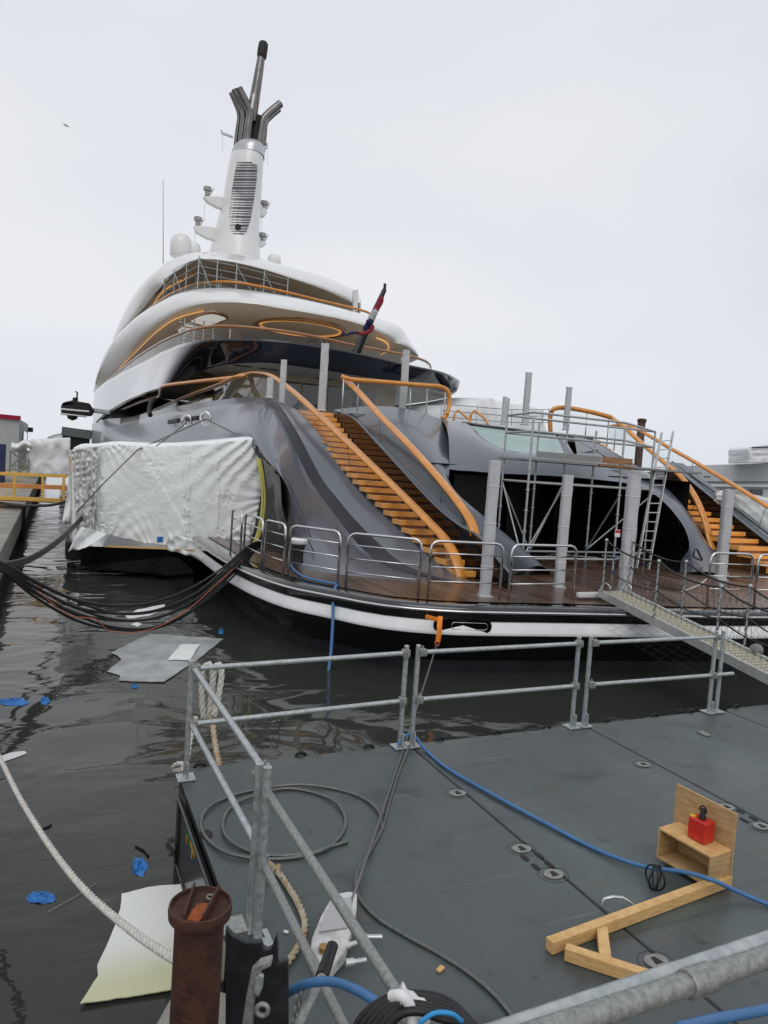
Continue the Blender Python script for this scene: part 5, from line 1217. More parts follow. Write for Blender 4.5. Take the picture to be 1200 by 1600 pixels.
rope([P(425, 1360, Z=RZ+.04), P(431, 1357, Z=RZ+.05), P(436, 1352, Z=RZ+.06), P(434, 1364, Z=RZ+.05), P(440, 1372, Z=RZ+.04)], .014, 'rope_offcut', oldrope, 'small brownish knot of rope yarn on the frayed rope')

# ---- steel wire: from the yacht, through the winch, coils on deck
def simple(pts, r, name, mt, lab, cat, grp=None, n=10, k=8):
    m = MB(); m.tube(smooth(pts, n), r, k); return tag(m.build(name, mt, None, sm=180), lab, cat, grp)
sh = P(682, 1008, Y=10.4); wi = P(548, 1412, Z=RZ+.10)
m = MB(); m.tube([sh.lerp(wi, k/12)-Z*.06*4*(k/12)*(1-k/12) for k in range(13)], .012, 8); tag(m.build('steel_wire', wire, None, sm=180), 'taut steel wire from the orange strap to the hand winch', 'wire')
cz = RZ+.014
simple([P(*p, Z=cz) for p in [(640, 1165), (622, 1210), (606, 1262), (598, 1292), (578, 1330), (560, 1360), (556, 1385), (566, 1410), (590, 1435), (630, 1460), (690, 1493), (745, 1530), (785, 1568), (815, 1610)]], .013, 'steel_wire', wire, 'loose steel wire trailing from the railing across the raft deck', 'wire')
coil = [(597, 1292), (592, 1268), (565, 1246), (520, 1232), (470, 1226), (410, 1232), (360, 1244), (325, 1262), (314, 1285), (325, 1312), (360, 1334), (410, 1342), (460, 1340), (505, 1328), (532, 1306), (540, 1282), (528, 1256), (495, 1240), (450, 1232), (405, 1240), (365, 1258), (349, 1282), (355, 1308), (385, 1328), (430, 1337), (480, 1333), (520, 1322), (543, 1315)]
simple([P(x, y, Z=cz+.012*(i % 3 == 1)+.002*i/28) for i, (x, y) in enumerate(coil)], .014, 'wire_coil', wire, 'two loose loops of grey steel wire lying on the raft deck', 'wire coil')
st_ = thing('lifting_strap', 'orange lifting strap and shackle hanging from the mooring pocket', 'strap', P(685, 985, Y=10.4))
m = MB(); ps = [P(688, 963, Y=10.62), P(687, 975, Y=10.45), P(686, 990, Y=10.4), P(684, 1003, Y=10.4)]; rows = []
for q, w_ in zip(smooth(ps, 4), [.05]*20): rows.append([q+Vector((w_*cos(a), .02*sin(a), 0)) for a in [2*pi*k/10 for k in range(10)]])
V = m.grid(rows, closed_v=True); m.f(V[0][::-1]); m.f(V[-1]); m.build('strap_tail', orangestrap, st_, sm=60)
m = MB(); m.beam(P(665, 963, Y=10.58), P(690, 970, Y=10.55), .03, .07); m.build('strap_loop', orangestrap, st_, sm=0, bevel=.01)
m = MB(); c0 = P(683, 1005, Y=10.4); m.tube([c0+Vector((.035*cos(a), 0, .05*sin(a))) for a in [2*pi*k/14 for k in range(14)]], .014, 6, closed=True); m.build('shackle', mat('shackle_red', (.45, .10, .07), .5), st_, sm=180)
# winch
win = thing('hand_winch', 'pale grey hand cable winch lying on the raft deck with a black-gripped lever', 'winch', P(525, 1465, Z=RZ))
wz = RZ+.02; lp = [P(x, y, Z=wz) for x, y in [(519, 1416), (545, 1411), (557, 1414), (556, 1440), (548, 1475), (537, 1508), (518, 1530), (497, 1522), (484, 1502), (486, 1485), (500, 1450)]]
wmat = mat('winch_paint', (.50, .50, .49), .5, var=.2, vscale=14)
m = MB(); m.prism(lp, (0, 0, .085)); wb = m.build('winch_body', wmat, win, sm=0, bevel=.012)
ctr_ = sum(lp, Vector())/len(lp); lp2 = [ctr_+(p-ctr_)*.72+Z*.09 for p in lp]; m = MB(); m.prism(lp2[:5]+lp2[9:], (0, 0, .012)); m.build('cover_plate', mat('winch_plate', (.42, .42, .42), .45, metal=.3), win, sm=0, bevel=.004)
for a, b in (((556, 1464), (597, 1464)), ((540, 1505), (572, 1500)), ((536, 1480), (560, 1472))):
    m = MB(); m.tube([P(*a, Z=wz+.06), P(*b, Z=wz+.06)], .016, 8); m.tube([P(*a, Z=wz+.06), P(*a, Z=wz+.06).lerp(P(*b, Z=wz+.06), .4)], .024, 8); m.build('lever_socket', alu, win, sm=60)
m = MB(); m.lathe(P(506, 1486, Z=wz+.09), [(.03, 0), (.03, .03), (.015, .032)], 12); m.build('pivot_bolt', mat('brass', (.35, .22, .08), .4, metal=.7), win, sm=40)
m = MB(); m.tube([P(455, 1625, D=2.9), P(505, 1522, D=3.15)], .022, 12); lv = m.build('lever', galvdark, win, sm=60)
m = MB(); m.tube([P(503, 1526, D=3.14), P(520, 1477, D=3.3)], [.030, .027], 12); m.build('lever_grip', rubber, lv, sm=60)
m = MB()
for k in range(9):
    c = P(470-k*1.5, 1545+k*9, D=3.35); ax = (Vector((1, 0, 0)), Vector((0, 1, 0)))[k % 2]; m.tube([c+ax*.016*cos(a)+Z*.028*sin(a) for a in [2*pi*j/10 for j in range(10)]], .006, 5, closed=True)
m.build('chain', galvdark, win, sm=180)

# ---- hoses on the raft
simple([P(x, y, Z=z) for x, y, z in [(622, 1164, RZ+.04), (632, 1150, RZ+.12), (646, 1150, RZ+.10), (665, 1172, RZ+.025), (700, 1201, RZ+.022), (760, 1236, RZ+.022), (850, 1285, RZ+.022), (940, 1331, RZ+.022), (1010, 1355, RZ+.06), (1065, 1362, RZ+.13), (1110, 1374, RZ+.17), (1150, 1392, RZ+.06), (1200, 1413, RZ+.022), (1300, 1450, RZ+.022)]], .017, 'blue_hose', bluehose, 'long blue hose curving over the raft deck and the wooden beam', 'hose')
simple([P(440, 1560, D=3.2), P(460, 1545, D=3.1), P(490, 1535, D=3.0), P(520, 1534, D=2.95), P(555, 1546, D=2.85), P(585, 1564, D=2.75), P(610, 1588, D=2.6)], .019, 'blue_hose', bluehose, 'short arc of blue hose at the foot of the hand winch', 'hose')
simple([P(1060, 1606, D=2.1), P(1120, 1592, D=2.2), P(1200, 1577, D=2.3), P(1280, 1560, D=2.4)], .016, 'blue_hose', bluehose, 'blue hose under the thick tubes in the lower right corner', 'hose')
simple([P(529, 913, Z=DK+.03), P(524, 918, Y=12.4), P(521, 935, Y=12.2), P(520, 970, Y=12.0), P(517, 1020, Y=11.8), P(512, 1060, Y=11.6), P(512, 1090, Y=11.4)], .03, 'blue_hose', bluehose, 'blue hose hanging from the yacht platform straight down into the water', 'hose')
simple([P(453, 880, Z=DK+.05), P(462, 893, Z=DK+.04), P(480, 903, Z=DK+.04), P(505, 909, Z=DK+.04), P(529, 913, Z=DK+.04)], .025, 'deck_hose', bluehose, 'blue hose lying along the platform edge by the capstan', 'hose')
# bundle of black hoses wrapped in white
bd = thing('hose_bundle', 'coil of black hoses tied to the rail end with white wrap', 'hose bundle', P(650, 1580, D=2.3))
for k in range(6):
    o = k*9; D0 = 2.35-.04*k
    m = MB(); m.tube(smooth([P(540+o, 1640, D=D0), P(565+o*.8, 1590+o*.5, D=D0), P(600+o*.6, 1562+o*.5, D=D0), P(640+o*.3, 1553+o*.6, D=D0), P(690, 1560+o*.7, D=D0), P(725+o*.3, 1585+o*.4, D=D0), P(760+o*.4, 1640, D=D0)], 6), .013, 8); m.build('black_hose', rubber, bd, sm=180)
g = []
for i in range(18):
    u = i/17; r = []
    for k in range(14):
        a = 2*pi*k/14; c = P(lerp(622, 668, u), lerp(1566, 1592, u), D=2.26); w_ = .055*(1+.25*noise.noise(Vector((u*5, a, 3))))*(1-.15*sin(pi*u)); r.append(c+(right*.25+upv*.95)*w_*cos(a)*1.0+fwd*w_*sin(a)*.8)
    g.append(r)
m = MB(); V = m.grid(g, closed_v=True); m.f(V[0]); m.f(V[-1]); m.build('white_wrap', whiteplastic, bd, sm=60)
m = MB(); m.tube(smooth([P(612, 1556, D=2.2), P(628, 1556, D=2.17), P(640, 1570, D=2.17), P(644, 1600, D=2.17), P(640, 1625, D=2.17)], 5), .017, 8); m.build('wrap_tail', whiteplastic, bd, sm=60)
m = MB(); m.tube(smooth([P(655, 1598, D=2.12), P(680, 1583, D=2.12), P(705, 1584, D=2.12), P(722, 1596, D=2.14)], 6), .007, 6); m.build('blue_cord', mat('blue_cord_mat', (.03, .28, .60), .5), bd, sm=180)

# ---- wooden frame with plywood stand
wf = thing('timber_frame', 'pine frame with a plywood backboard and open box standing on the raft', 'wooden frame', P(1000, 1440, Z=RZ))
bz = RZ+.045
b0, b1_ = P(858, 1478, Z=bz), P(1138, 1374, Z=bz)
m = MB(); m.beam(b0, b1_, .066, .08); m.build('main_beam', timber, wf, sm=0, bevel=.004)
c0_, c1_ = P(868, 1482, Z=bz), P(1030, 1535, Z=bz); dirn = (c1_-c0_).normalized()
m = MB(); m.beam(c0_+dirn*.06, c1_, .066, .08); m.build('side_beam', timber, wf, sm=0, bevel=.004)
m = MB(); m.beam(P(940, 1452, Z=bz), P(946, 1502, Z=bz), .07, .05); m.build('brace', timber, wf, sm=0, bevel=.004)
pl = [P(1047, 1326, Z=RZ+.03), P(1140, 1380, Z=RZ+.03)]; e1 = pl[1]-pl[0]; hgt = P(1148, 1273, Y=pl[1].y).z-pl[1].z
nrm = e1.cross(Z).normalized()
m = MB(); m.prism([pl[0], pl[1], pl[1]+Z*hgt, pl[0]+Z*hgt*1.02], -nrm*.018); m.build('backboard', ply, wf, sm=0, bevel=.002)
ne = e1.normalized(); B0 = pl[0].lerp(pl[1], .10)+nrm*0.0; Lb = e1.length*.88; dp_ = .24; hb = hgt*.46
for nm, c, sx, sy, sz in (('box_top', B0+ne*Lb/2+nrm*dp_/2+Z*hb, Lb, dp_, .016), ('box_side', B0+ne*.008+nrm*dp_/2+Z*hb/2, .016, dp_, hb-.02), ('box_side', B0+ne*(Lb-.008)+nrm*dp_/2+Z*hb/2, .016, dp_, hb-.02), ('box_floor', B0+ne*Lb/2+nrm*dp_/2+Z*.02, Lb-.04, dp_, .014)):
    m = MB(); m.box(c, sx, sy, sz, Matrix((ne, nrm, Z)).transposed()); m.build(nm, [ply, timber][nm == 'box_top'], wf, sm=0, bevel=.002)
rc_ = P(1094, 1312, Z=B0.z+hb+.01); rl = thing('red_lamp_box', 'red metal box with a black handle standing on the plywood shelf', 'lamp box', rc_)
RM = Matrix((ne, nrm, Z)).transposed()
m = MB(); m.box(rc_+Z*.085, .15, .12, .16, RM); m.build('lamp_body', redmat, rl, sm=0, bevel=.008)
m = MB(); m.lathe(rc_+Z*.17, [(.03, 0), (.022, .02), (.018, .07), (.004, .08)], 10); m.tube([rc_+Z*.17+ne*.03*cos(a)+Z*(.05+.045*sin(a)) for a in [pi*k/8 for k in range(9)]], .006, 5); m.build('lamp_handle', matteblack, rl, sm=50)
m = MB(); m.box(rc_+Z*.165-ne*.06+nrm*.03, .04, .03, .02, RM); m.build('yellow_cap', mat('yellow_plastic', (.7, .45, .02), .5), rl, sm=0, bevel=.004)
# small things by the beam
q = P(1022, 1388, Z=RZ); cr_ = thing('cable_ring', 'small coil of black cable standing on the raft behind the wooden beam', 'cable coil', q)
for k in range(3):
    m = MB(); m.tube([q+Z*.085+(ne*cos(radians(40*k))+nrm*sin(radians(40*k)))*.085*cos(a)+Z*.085*sin(a) for a in [2*pi*j/24 for j in range(24)]], .007, 6, closed=True); m.build('cable_loop', rubber, cr_, sm=180)
q = P(965, 1417, Z=RZ); m = MB(); m.tube(smooth([q+Vector((-.12, .02, .02)), q+Vector((-.11, .02, .07)), q+Vector((.02, -.02, .075)), q+Vector((.10, -.05, .02))], 2), .010, 6); tag(m.build('steel_bracket', alu, None, sm=60), 'small bent steel bracket on the raft behind the wooden beam', 'bracket')
for k, (x, y, s_, lab, mt) in enumerate([(688, 1514, .035, 'tan chip of wood on the raft beside the loose wire', timber), (1100, 1146, .09, 'scrap of pale board on the far raft deck', platemat), (447, 1456, .02, 'white fleck of plastic on the raft by the old rope', whiteplastic), (985, 1432, .02, 'orange bolt head lying by the wooden beam', rustorange)]):
    m = MB(); m.box(P(x, y, Z=RZ+.012), s_*1.6, s_*.9, .012, Matrix.Rotation(.5+k, 3, 'Z')); tag(m.build('scrap', mt, None, sm=0, bevel=.003), lab, 'scrap')

# ================================================================== FLOATING DEBRIS
palesheet = mat('pale_sheet', (.78, .79, .76), .42, var=.03, vscale=2)
def yellowed(m, y0, y1):
    """the soaked end of the sheet has yellowed"""
    t = m.node_tree; N = t.nodes; b = N['Principled BSDF']; c = N.new('ShaderNodeTexCoord'); sp = N.new('ShaderNodeSeparateXYZ'); t.links.new(c.outputs['Object'], sp.inputs[0])
    mr = N.new('ShaderNodeMapRange'); mr.inputs['From Min'].default_value = y0; mr.inputs['From Max'].default_value = y1; t.links.new(sp.outputs[1], mr.inputs[0])
    mx = N.new('ShaderNodeMix'); mx.data_type = 'RGBA'; mx.inputs['B'].default_value = (.60, .60, .38, 1); src = b.inputs['Base Color'].links[0].from_socket
    t.links.new(mr.outputs[0], mx.inputs['Factor']); t.links.new(src, mx.inputs['A']); t.links.new(mx.outputs['Result'], b.inputs['Base Color'])
yellowed(palesheet, P(150, 1480, Z=.02).y, P(150, 1545, Z=.02).y)
def floater(px, th, name, mt, lab, cat, z=.012, grp=None, curl=0):
    # a soaked sheet: it sags here and there and its edge dips under the water
    lp = []
    for a, b in zip(px, px[1:]+px[:1]):
        n = max(1, int(math.hypot(a[0]-b[0], a[1]-b[1])/9))
        for k in range(n):
            f = k/n; j = (0 if k == 0 else 1); lp.append(P(lerp(a[0], b[0], f)+j*random.uniform(-1, 1), lerp(a[1], b[1], f)+j*random.uniform(-.6, .6), Z=z))
    m = MB(); vs = [m.v(p) for p in lp]
    for tri in geometry.tessellate_polygon([lp]): m.f([vs[i] for i in tri])
    for _ in range(3):
        es = [e for e in m.bm.edges if e.calc_length() > .12]
        if es: bmesh.ops.subdivide_edges(m.bm, edges=es, cuts=1); bmesh.ops.triangulate(m.bm, faces=m.bm.faces)
    for v in m.bm.verts: v.co.z = z+z*.3*noise.noise(Vector((v.co.x*2.2, v.co.y*2.2, z*90)))
    o = m.build(name, mt, None, sm=180, solid=max(.006, th*.4)); es_ = o.modifiers.new('crisp', 'EDGE_SPLIT'); es_.split_angle = radians(35)
    return tag(o, lab, cat, grp)
floater([(173, 1020), (235, 990), (349, 998), (305, 1033), (256, 1065), (186, 1063), (188, 1055), (168, 1049), (190, 1030), (183, 1024)], .02, 'floating_board', boardgrey, 'large grey waterlogged board floating behind the corner railing', 'board', .02)
floater([(262, 1031), (283, 1006), (313, 1007), (297, 1031)], .015, 'paper_sheet', boardwhite, 'small white rectangle lying on the grey floating board', 'sheet', .04)
floater([(190, 1397), (240, 1385), (285, 1381), (345, 1390), (345, 1535), (270, 1545), (125, 1568), (140, 1545), (153, 1525), (152, 1508), (165, 1480), (182, 1440), (188, 1420)], .02, 'floating_sheet', palesheet, 'large pale yellowish sheet floating left of the rusty pile', 'sheet', .03)
floater([(-10, 1185), (15, 1176), (38, 1173), (42, 1176), (25, 1183), (0, 1191)], .02, 'floating_strip', whiteplastic, 'white plastic strip floating at the left edge of the picture', 'plastic strip')
floater([(196, 962), (215, 952), (258, 944), (256, 952), (232, 962), (200, 966)], .03, 'floating_strip', whiteplastic, 'white plastic piece floating under the black cable bundle', 'plastic strip')
floater([(204, 975), (214, 972), (222, 975), (215, 979)], .03, 'floating_strip', whiteplastic, 'tiny white plastic piece floating below the cable bundle', 'plastic strip')
def rag(cx_, cy_, rx, ry, lab, seed):
    g = []
    for i in range(9):
        r = []
        for k in range(18):
            a = 2*pi*k/18; s = i/8; w_ = s*(1+.35*noise.noise(Vector((cos(a)*1.5, sin(a)*1.5, seed)))); q = P(cx_+rx*w_*cos(a), cy_+ry*w_*sin(a), Z=0); q.z = .035*(1-s)+.03*noise.noise(Vector((s*5, a*2, seed+3)))+.004; r.append(q)
        g.append(r)
    m = MB(); m.grid(g, closed_v=True); tag(m.build('plastic_rag', bluecloth, None, sm=60), lab, 'plastic rag', 'blue plastic rags in the water')
rag(22, 1097, 26, 6, 'long blue plastic rag floating at the left edge', 1); rag(70, 1095, 8, 6, 'small blue plastic rag floating right of the long one', 2)
rag(64, 1404, 24, 9, 'blue plastic rag floating left of the white rope', 3); rag(217, 1355, 12, 15, 'blue plastic rag floating near the raft corner', 4)
rag(210, 1073, 7, 2, 'blue scrap in the water below the grey board', 5); rag(346, 987, 5, 4, 'tiny turquoise-blue scrap floating by the yacht hull', 6)
for k, (a, b, lab) in enumerate([((212, 1322), (232, 1338), 'dark twig floating above the blue rag near the raft'), ((66, 1295), (80, 1288), 'short dark twig floating left of the white rope'), ((75, 1425), (150, 1380), 'thin pale straw floating across the water by the blue rag')]):
    m = MB(); m.tube([P(*a, Z=.01), (P(*a, Z=.01)+P(*b, Z=.01))/2+Vector((.02, 0, 0)), P(*b, Z=.01)], [.010, .010, .0022][k], 6); tag(m.build('twig', [matteblack, matteblack, mat('straw', (.4, .38, .3), .8)][k], None, sm=60), lab, 'twig')

# ================================================================== BACKGROUND
qz = 1.2
qa, qb = P(35, 790, Z=qz), P(0, 864, Z=qz); qx = (qa.x+qb.x)/2
# quay on the left: top surface and sheet-piled wall
m = MB(); m.prism([(qx-.55, 2, qz-.02), (qx-.55, 120, qz-.02), (-160, 120, qz-.02), (-160, 2, qz-.02)], (0, 0, -.3)); o = m.build('quay', mat('quay_paving', (.33, .28, .20), .9, var=.2, vscale=.6, bump=.2), None, sm=0); struct(o)
m = MB(); m.box((qx-.28, 60, qz-.35), .62, 118, .7); o = m.build('quay_coping', concrete, None, sm=0, bevel=.03); struct(o)
m = MB(); pts = []
yy = 2.0; k = 0
while yy < 120:
    pts += [(qx-.12, yy), (qx-.12, yy+.28), (qx-.3, yy+.36), (qx-.3, yy+.64)]; yy += .72
m.grid([[Vector((x, y, -1)) for x, y in pts], [Vector((x, y, qz-.6)) for x, y in pts]]); o = m.build('quay_wall', mat('sheet_pile', (.13, .13, .12), .8, col2=(.06, .06, .055), vscale=1.5, stretch=(1, 1, .3)), None, sm=0); struct(o)
for x, y, lab in ((36, 845, 'dark fender timber on the quay wall below the footbridge'),):
    m = MB(); m.tube([P(x, 790, X=qx+.05), P(x-2, 850, X=qx+.05)], .09, 8); tag(m.build('fender_pole', matteblack, None, sm=60), lab, 'fender')
m = MB(); m.prism([(qx-.6, 1.9, qz-.03), (qx-.6, -.8, qz-.03), (60, -.8, qz-.03), (60, -90, qz-.03), (-160, -90, qz-.03), (-160, 1.9, qz-.03)], (0, 0, -3)); o = m.build('quay_apron', mat('quay_paving', (0, 0, 0)), None, sm=0); struct(o)
# yellow footbridge
fb = thing('footbridge', 'yellow railed footbridge from the quay to the yacht', 'footbridge', P(50, 770, D=26))
def FBp(x, y, dd=0): return P(x, y, D=26+dd)
for nm, a, b, wd, h, mt in (('handrail', (-20, 739), (104, 744), .10, .12, yellow), ('toe_board', (-20, 757.5), (104, 762), .06, .16, orangepaint), ('side_girder', (-20, 777), (96, 782), .14, .14, yellow)):
    for dd in (0, 1.6):
        m = MB(); m.beam(FBp(*a, dd), FBp(*b, dd), wd, h); m.build(nm, mt, fb, sm=0, bevel=.01)
m = MB(); m.beam(FBp(-20, 778, .8), FBp(96, 783, .8), 1.5, .06); m.build('bridge_deck', orangepaint, fb, sm=0)
for x in (-8, 23, 67, 100):
    for dd in (0, 1.6):
        m = MB(); m.beam(FBp(x, 740, dd), FBp(x-1, 779, dd), .09, .09, up=Vector((1, 0, 0))); m.build('bridge_post', yellow, fb, sm=0, bevel=.008)
# container building with red trim
cbld = thing('site_cabin', 'pale grey stacked site cabin with a red roof trim', 'cabin', P(20, 690, D=60))
A_ = P(-60, 652, D=58); B_ = P(30.5, 655, D=62); C_ = P(44, 667, D=78)
m = MB(); lp = [Vector((A_.x, A_.y, qz)), Vector((B_.x, B_.y, qz)), Vector((C_.x, C_.y, qz)), Vector((C_.x-10, C_.y+4, qz))]; hC = B_.z-qz
m.prism(lp, (0, 0, hC)); m.build('cabin_wall', [lightwall], cbld, sm=0)
m = MB(); m.beam(Vector((A_.x, A_.y-.1, B_.z+.1)), Vector((B_.x+.05, B_.y-.1, B_.z+.1)), .2, .35); m.build('red_trim', redtrim, cbld, sm=0)
m = MB(); u_ = (C_-B_); m.beam(B_+u_*.35-Z*1.6+Vector((.06, 0, 0)), B_+u_*.75-Z*1.6+Vector((.06, 0, 0)), .08, 1.6); m.build('cabin_window', darkglass, cbld, sm=0)
m = MB(); m.box(C_-Z*.3+Vector((.2, -.5, 0)), .6, .6, .5); m.build('vent_box', matteblack, cbld, sm=0, bevel=.03)
# blue skip container in front
m = MB(); a = P(-30, 695, D=42); b = P(10, 694, D=42); m.prism([Vector((a.x, a.y, qz)), Vector((b.x, b.y, qz)), Vector((b.x-1, b.y+5, qz)), Vector((a.x-1, a.y+5, qz))], (0, 0, b.z-qz)); o = m.build('blue_container', bluepaint, None, sm=0, bevel=.05); tag(o, 'dark blue steel container at the left edge on the quay', 'container')
# wrapped scaffold on the quay
ws = thing('wrapped_scaffold', 'scaffold half covered with pale plastic sheet on the quay beyond the footbridge', 'scaffold', P(60, 740, D=50))
def WS(x, y, dd=0): return P(x, y, D=50+dd)
g = []
for i in range(24):
    u = i/23; r = []
    for j in range(16):
        v = j/15; x = lerp(46, 110, u); y = lerp(lerp(688, 685, u), lerp(740, 744, u), v); r.append(WS(x, y)+Vector((0, -.25*noise.noise(Vector((u*5, v*3, 2)))-.15*(1-abs(noise.noise(Vector((u*10, v*9, 5)))))**3*(1.2-u), 0)))
    g.append(r)
m = MB(); m.grid(g); m.grid([[r[0] for r in g], [r[0]+Vector((0, 4, .1)) for r in g]]); m.build('plastic_sheet', tentwhite, ws, sm=180, solid=.02)
g = []
for i in range(14):
    u = i/13; r = []
    for j in range(8):
        v = j/7; x = lerp(18, 50, u); y = lerp(690+3*sin(u*7), 703+3*sin(u*5+1), v); r.append(WS(x, y, -.4)+Vector((0, -.5*sin(pi*v)-.3*noise.noise(Vector((u*5, v*3, 6))), 0)))
    g.append(r)
m = MB(); m.grid(g); m.build('rolled_sheet', tentwhite, ws, sm=180, solid=.02)
for a, b in (((16, 703), (15, 742)), ((44, 704), (44, 742)), ((16, 705), (45, 705)), ((16, 727), (45, 728)), ((17, 705), (44, 728)), ((44, 705), (17, 728)), ((17, 728), (40, 742)), ((44, 728), (22, 742))):
    m = MB(); m.tube([WS(*a, -.2), WS(*b, -.2)], .05, 6); m.build('scaffold_tube', galvdark, ws, sm=60)
# dark shed and lattice boom beyond
sh_ = thing('dark_shed', 'small black-fronted shed beyond the white tent corner', 'shed', P(120, 690, D=75))
a, b = P(99, 669, D=75), P(141, 675, D=75); m = MB(); m.prism([Vector((a.x, a.y, qz)), Vector((b.x, b.y, qz)), Vector((b.x, b.y+6, qz)), Vector((a.x, a.y+6, qz))], (0, 0, a.z-qz)); m.build('shed_wall', matteblack, sh_, sm=0)
m = MB(); m.beam(Vector((a.x-.1, a.y-.15, a.z-.3)), Vector((b.x+.1, b.y-.15, a.z-.5)), .3, .9); m.build('shed_fascia', mat('shed_grey', (.12, .13, .13), .6), sh_, sm=0)
lb = thing('lattice_boom', 'thin lattice crane boom lying beyond the wrapped scaffold', 'crane boom', P(86, 682, D=85))
pts1 = [P(x, y, D=85) for x, y in [(74, 684), (84, 680), (99, 677)]]; pts2 = [p-Z*.7 for p in pts1]
m = MB(); m.tube(pts1, .05, 5); m.tube(pts2, .05, 5)
r1, r2 = resample(pts1, 9), resample(pts2, 9)
for i in range(8): m.tube([r1[i], r2[i+1]], .035, 4); m.tube([r2[i], r1[i+1]], .035, 4)
m.build('boom_lattice', galvdark, lb, sm=0)
# right: hall, wrapped plant box, tent behind the yacht, rusty pile, white tarpaulin
hall = thing('quay_hall', 'long pale grey hall with dark openings beyond the starboard stair', 'hall', P(1150, 740, D=75))
D0 = 75
def HL(x, y, dd=0): return P(x, y, D=D0+dd)
base_z = 1.0
def wallbox(px, dd, depth, name, mt, par, zb=None):
    lp = [HL(a, b, dd) for a, b in px]; m = MB(); m.prism(lp, fwd*depth); return m.build(name, mt, par, sm=0)
wallbox([(1075, 728), (1095, 727), (1260, 722), (1260, 752), (1080, 752)], 0, 20, 'hall_roof', greywall, hall)
wallbox([(1082, 752.5), (1260, 752.5), (1260, 830), (1082, 830)], .6, 18, 'hall_wall', lightwall, hall)
wallbox([(1098, 756), (1260, 758), (1260, 762), (1098, 760)], .2, .5, 'hall_eave', white, hall)
for x0_, x1_ in ((1104, 1108), (1128, 1146), (1152, 1170), (1174, 1192)):
    wallbox([(x0_, 764), (x1_, 764.5), (x1_, 774), (x0_, 773.5)], .3, .4, 'hall_window', darkglass, hall)
for x, y in ((1100, 744), (1120, 743)): wallbox([(x, y), (x+10, y), (x+10, y+1), (x, y+1)], -.1, .2, 'roof_slot', matteblack, hall)
pb = thing('wrapped_plant_box', 'white sheeted box standing on the roof of the grey hall', 'plant box', P(1190, 710, D=72))
g = []
for i in range(14):
    u = i/13; g.append([P(lerp(1169, 1230, u), lerp(701-2*u, 724, v), D=72)+Vector((0, -.25*noise.noise(Vector((u*6, v*5, 1))), 0)) for v in [j/9 for j in range(10)]])
m = MB(); m.grid(g); m.grid([[r[0] for r in g], [r[0]+Vector((2, 4, .2)) for r in g]]); m.grid([g[0], [p+Vector((2, 4, 0)) for p in g[0]]]); m.build('box_sheet', tentwhite, pb, sm=180, solid=.03)
m = MB(); m.prism([P(x, y, D=72.5) for x, y in [(1180, 698), (1240, 688), (1240, 697)]], fwd*3); m.build('box_lid', white, pb, sm=0)
m = MB(); m.beam(P(1176, 699, D=71.9), P(1240, 697, D=71.9), .1, .12); m.build('lid_gap', matteblack, pb, sm=0)
# canopy tent behind the pool
ct = thing('sheeted_canopy', 'pale sheeted canopy with a peaked top behind the pool', 'canopy', P(770, 650, D=40))
tpx = [(652, 648), (668, 636), (700, 634), (735, 629), (755, 625), (768, 622), (776, 626), (800, 631), (826, 634), (850, 643)]
tt = smooth([P(x, y, D=40) for x, y in tpx], 4); g = []
for i, p in enumerate(tt):
    g.append([p+Vector((0, 5, .3)), p+Vector((0, 1.2, .1)), p]+[Vector((p.x, p.y-.2*sin(v*3)-.3*noise.noise(Vector((i*.35, v*3, 2))), lerp(p.z, 4.6, v))) for v in (.2, .4, .6, .8, 1)])
m = MB(); m.grid(g); m.build('canopy_sheet', tentwhite, ct, sm=180, solid=.02)
gf = thing('wire_guard', 'thin wire guard fence in front of the pale canopy', 'guard fence', P(740, 640, Y=26))
for x, a, b in ((690, 630, 655), (746, 633, 662), (800, 640, 665), (848, 640, 668), (858, 638, 672)):
    m = MB(); m.tube([P(x, a, Y=25), P(x-1, b, Y=25)], .02, 5); m.build('guard_post', alu, gf, sm=60)
for dy in (0, 10, 20):
    m = MB(); m.tube(smooth([P(x, y+dy, Y=25) for x, y in [(690, 631), (746, 636), (800, 640), (858, 640)]], 3), .012, 4); m.build('guard_wire', netmat, gf, sm=60)
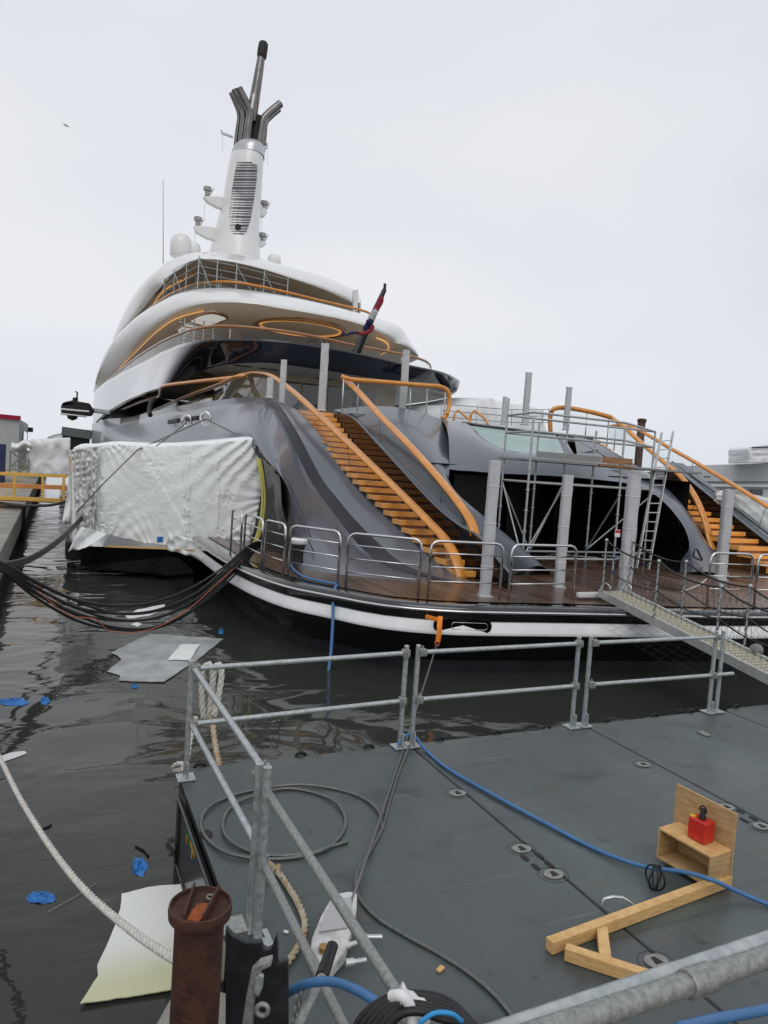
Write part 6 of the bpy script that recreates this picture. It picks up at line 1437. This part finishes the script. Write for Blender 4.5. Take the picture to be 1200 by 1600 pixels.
pq = thing('steel_pile', 'distant rusty brown pile rising behind the starboard handrail', 'pile', P(1003, 700, D=34))
a, b = P(1003, 657, D=34), P(996, 720, D=34); m = MB(); m.lathe(Vector((a.x, a.y, 0)), [(.18, -.5), (.18, a.z-.02)], 16); m.build('pile_shaft', mat('faded_rust', (.10, .055, .045), .7, var=.2), pq, sm=50)
m = MB(); m.lathe(a, [(.21, -.08), (.21, .06), (.12, .09)], 16); m.build('pile_cap', rust, pq, sm=50)
# white tarpaulin and navy tarp behind the starboard stair
g = []
for i in range(20):
    u = i/19; r = []
    for j in range(14):
        v = j/13; x = lerp(1112, 1196, u); y = lerp(interp(u, [0, .2, .3, 1], [770, 763, 764, 778]), interp(u, [0, 1], [786, 852]), v); r.append(P(x, y, D=24)+Vector((0, -.25*(1-abs(noise.noise(Vector((u*5, v*5, 3)))))**2, 0)))
    g.append(r)
m = MB(); m.grid(g); tag(m.build('white_tarpaulin', tentwhite, None, sm=180, solid=.02), 'crumpled white tarpaulin behind the starboard stair', 'tarpaulin')
m = MB(); m.prism([P(x, y, D=25) for x, y in [(1194, 796), (1230, 800), (1230, 850), (1194, 825)]], fwd*.5); tag(m.build('navy_sheet', bluepaint, None, sm=0, bevel=.05), 'dark blue sheet at the right edge behind the tarpaulin', 'sheet')
# gull
gl = thing('gull', 'grey gull gliding high in the sky to the left of the mast', 'gull', P(103, 196, D=55))
c = P(103, 196, D=55); dirr = right; m = MB(); bw_ = (right*.8-upv*.55).normalized()
m.tube([c-bw_*.22, c-bw_*.12, c, c+bw_*.12, c+bw_*.22], [.02, .06, .075, .05, .015], 8); gb = m.build('gull_body', gullmat, gl, sm=180)
m = MB()
for s in (-1, 1):
    a = c+bw_*.02; tipd = (right*.75*s*1+upv*(-.32 if s > 0 else .30)+fwd*.2*s); q1 = a+tipd*.28+upv*.05; q2 = a+tipd*.62
    m.prism([a-bw_*.09, a+bw_*.09, q1+bw_*.07, q2, q1-bw_*.07], fwd*.015)
m.build('gull_wings', gullmat, gl, sm=0)
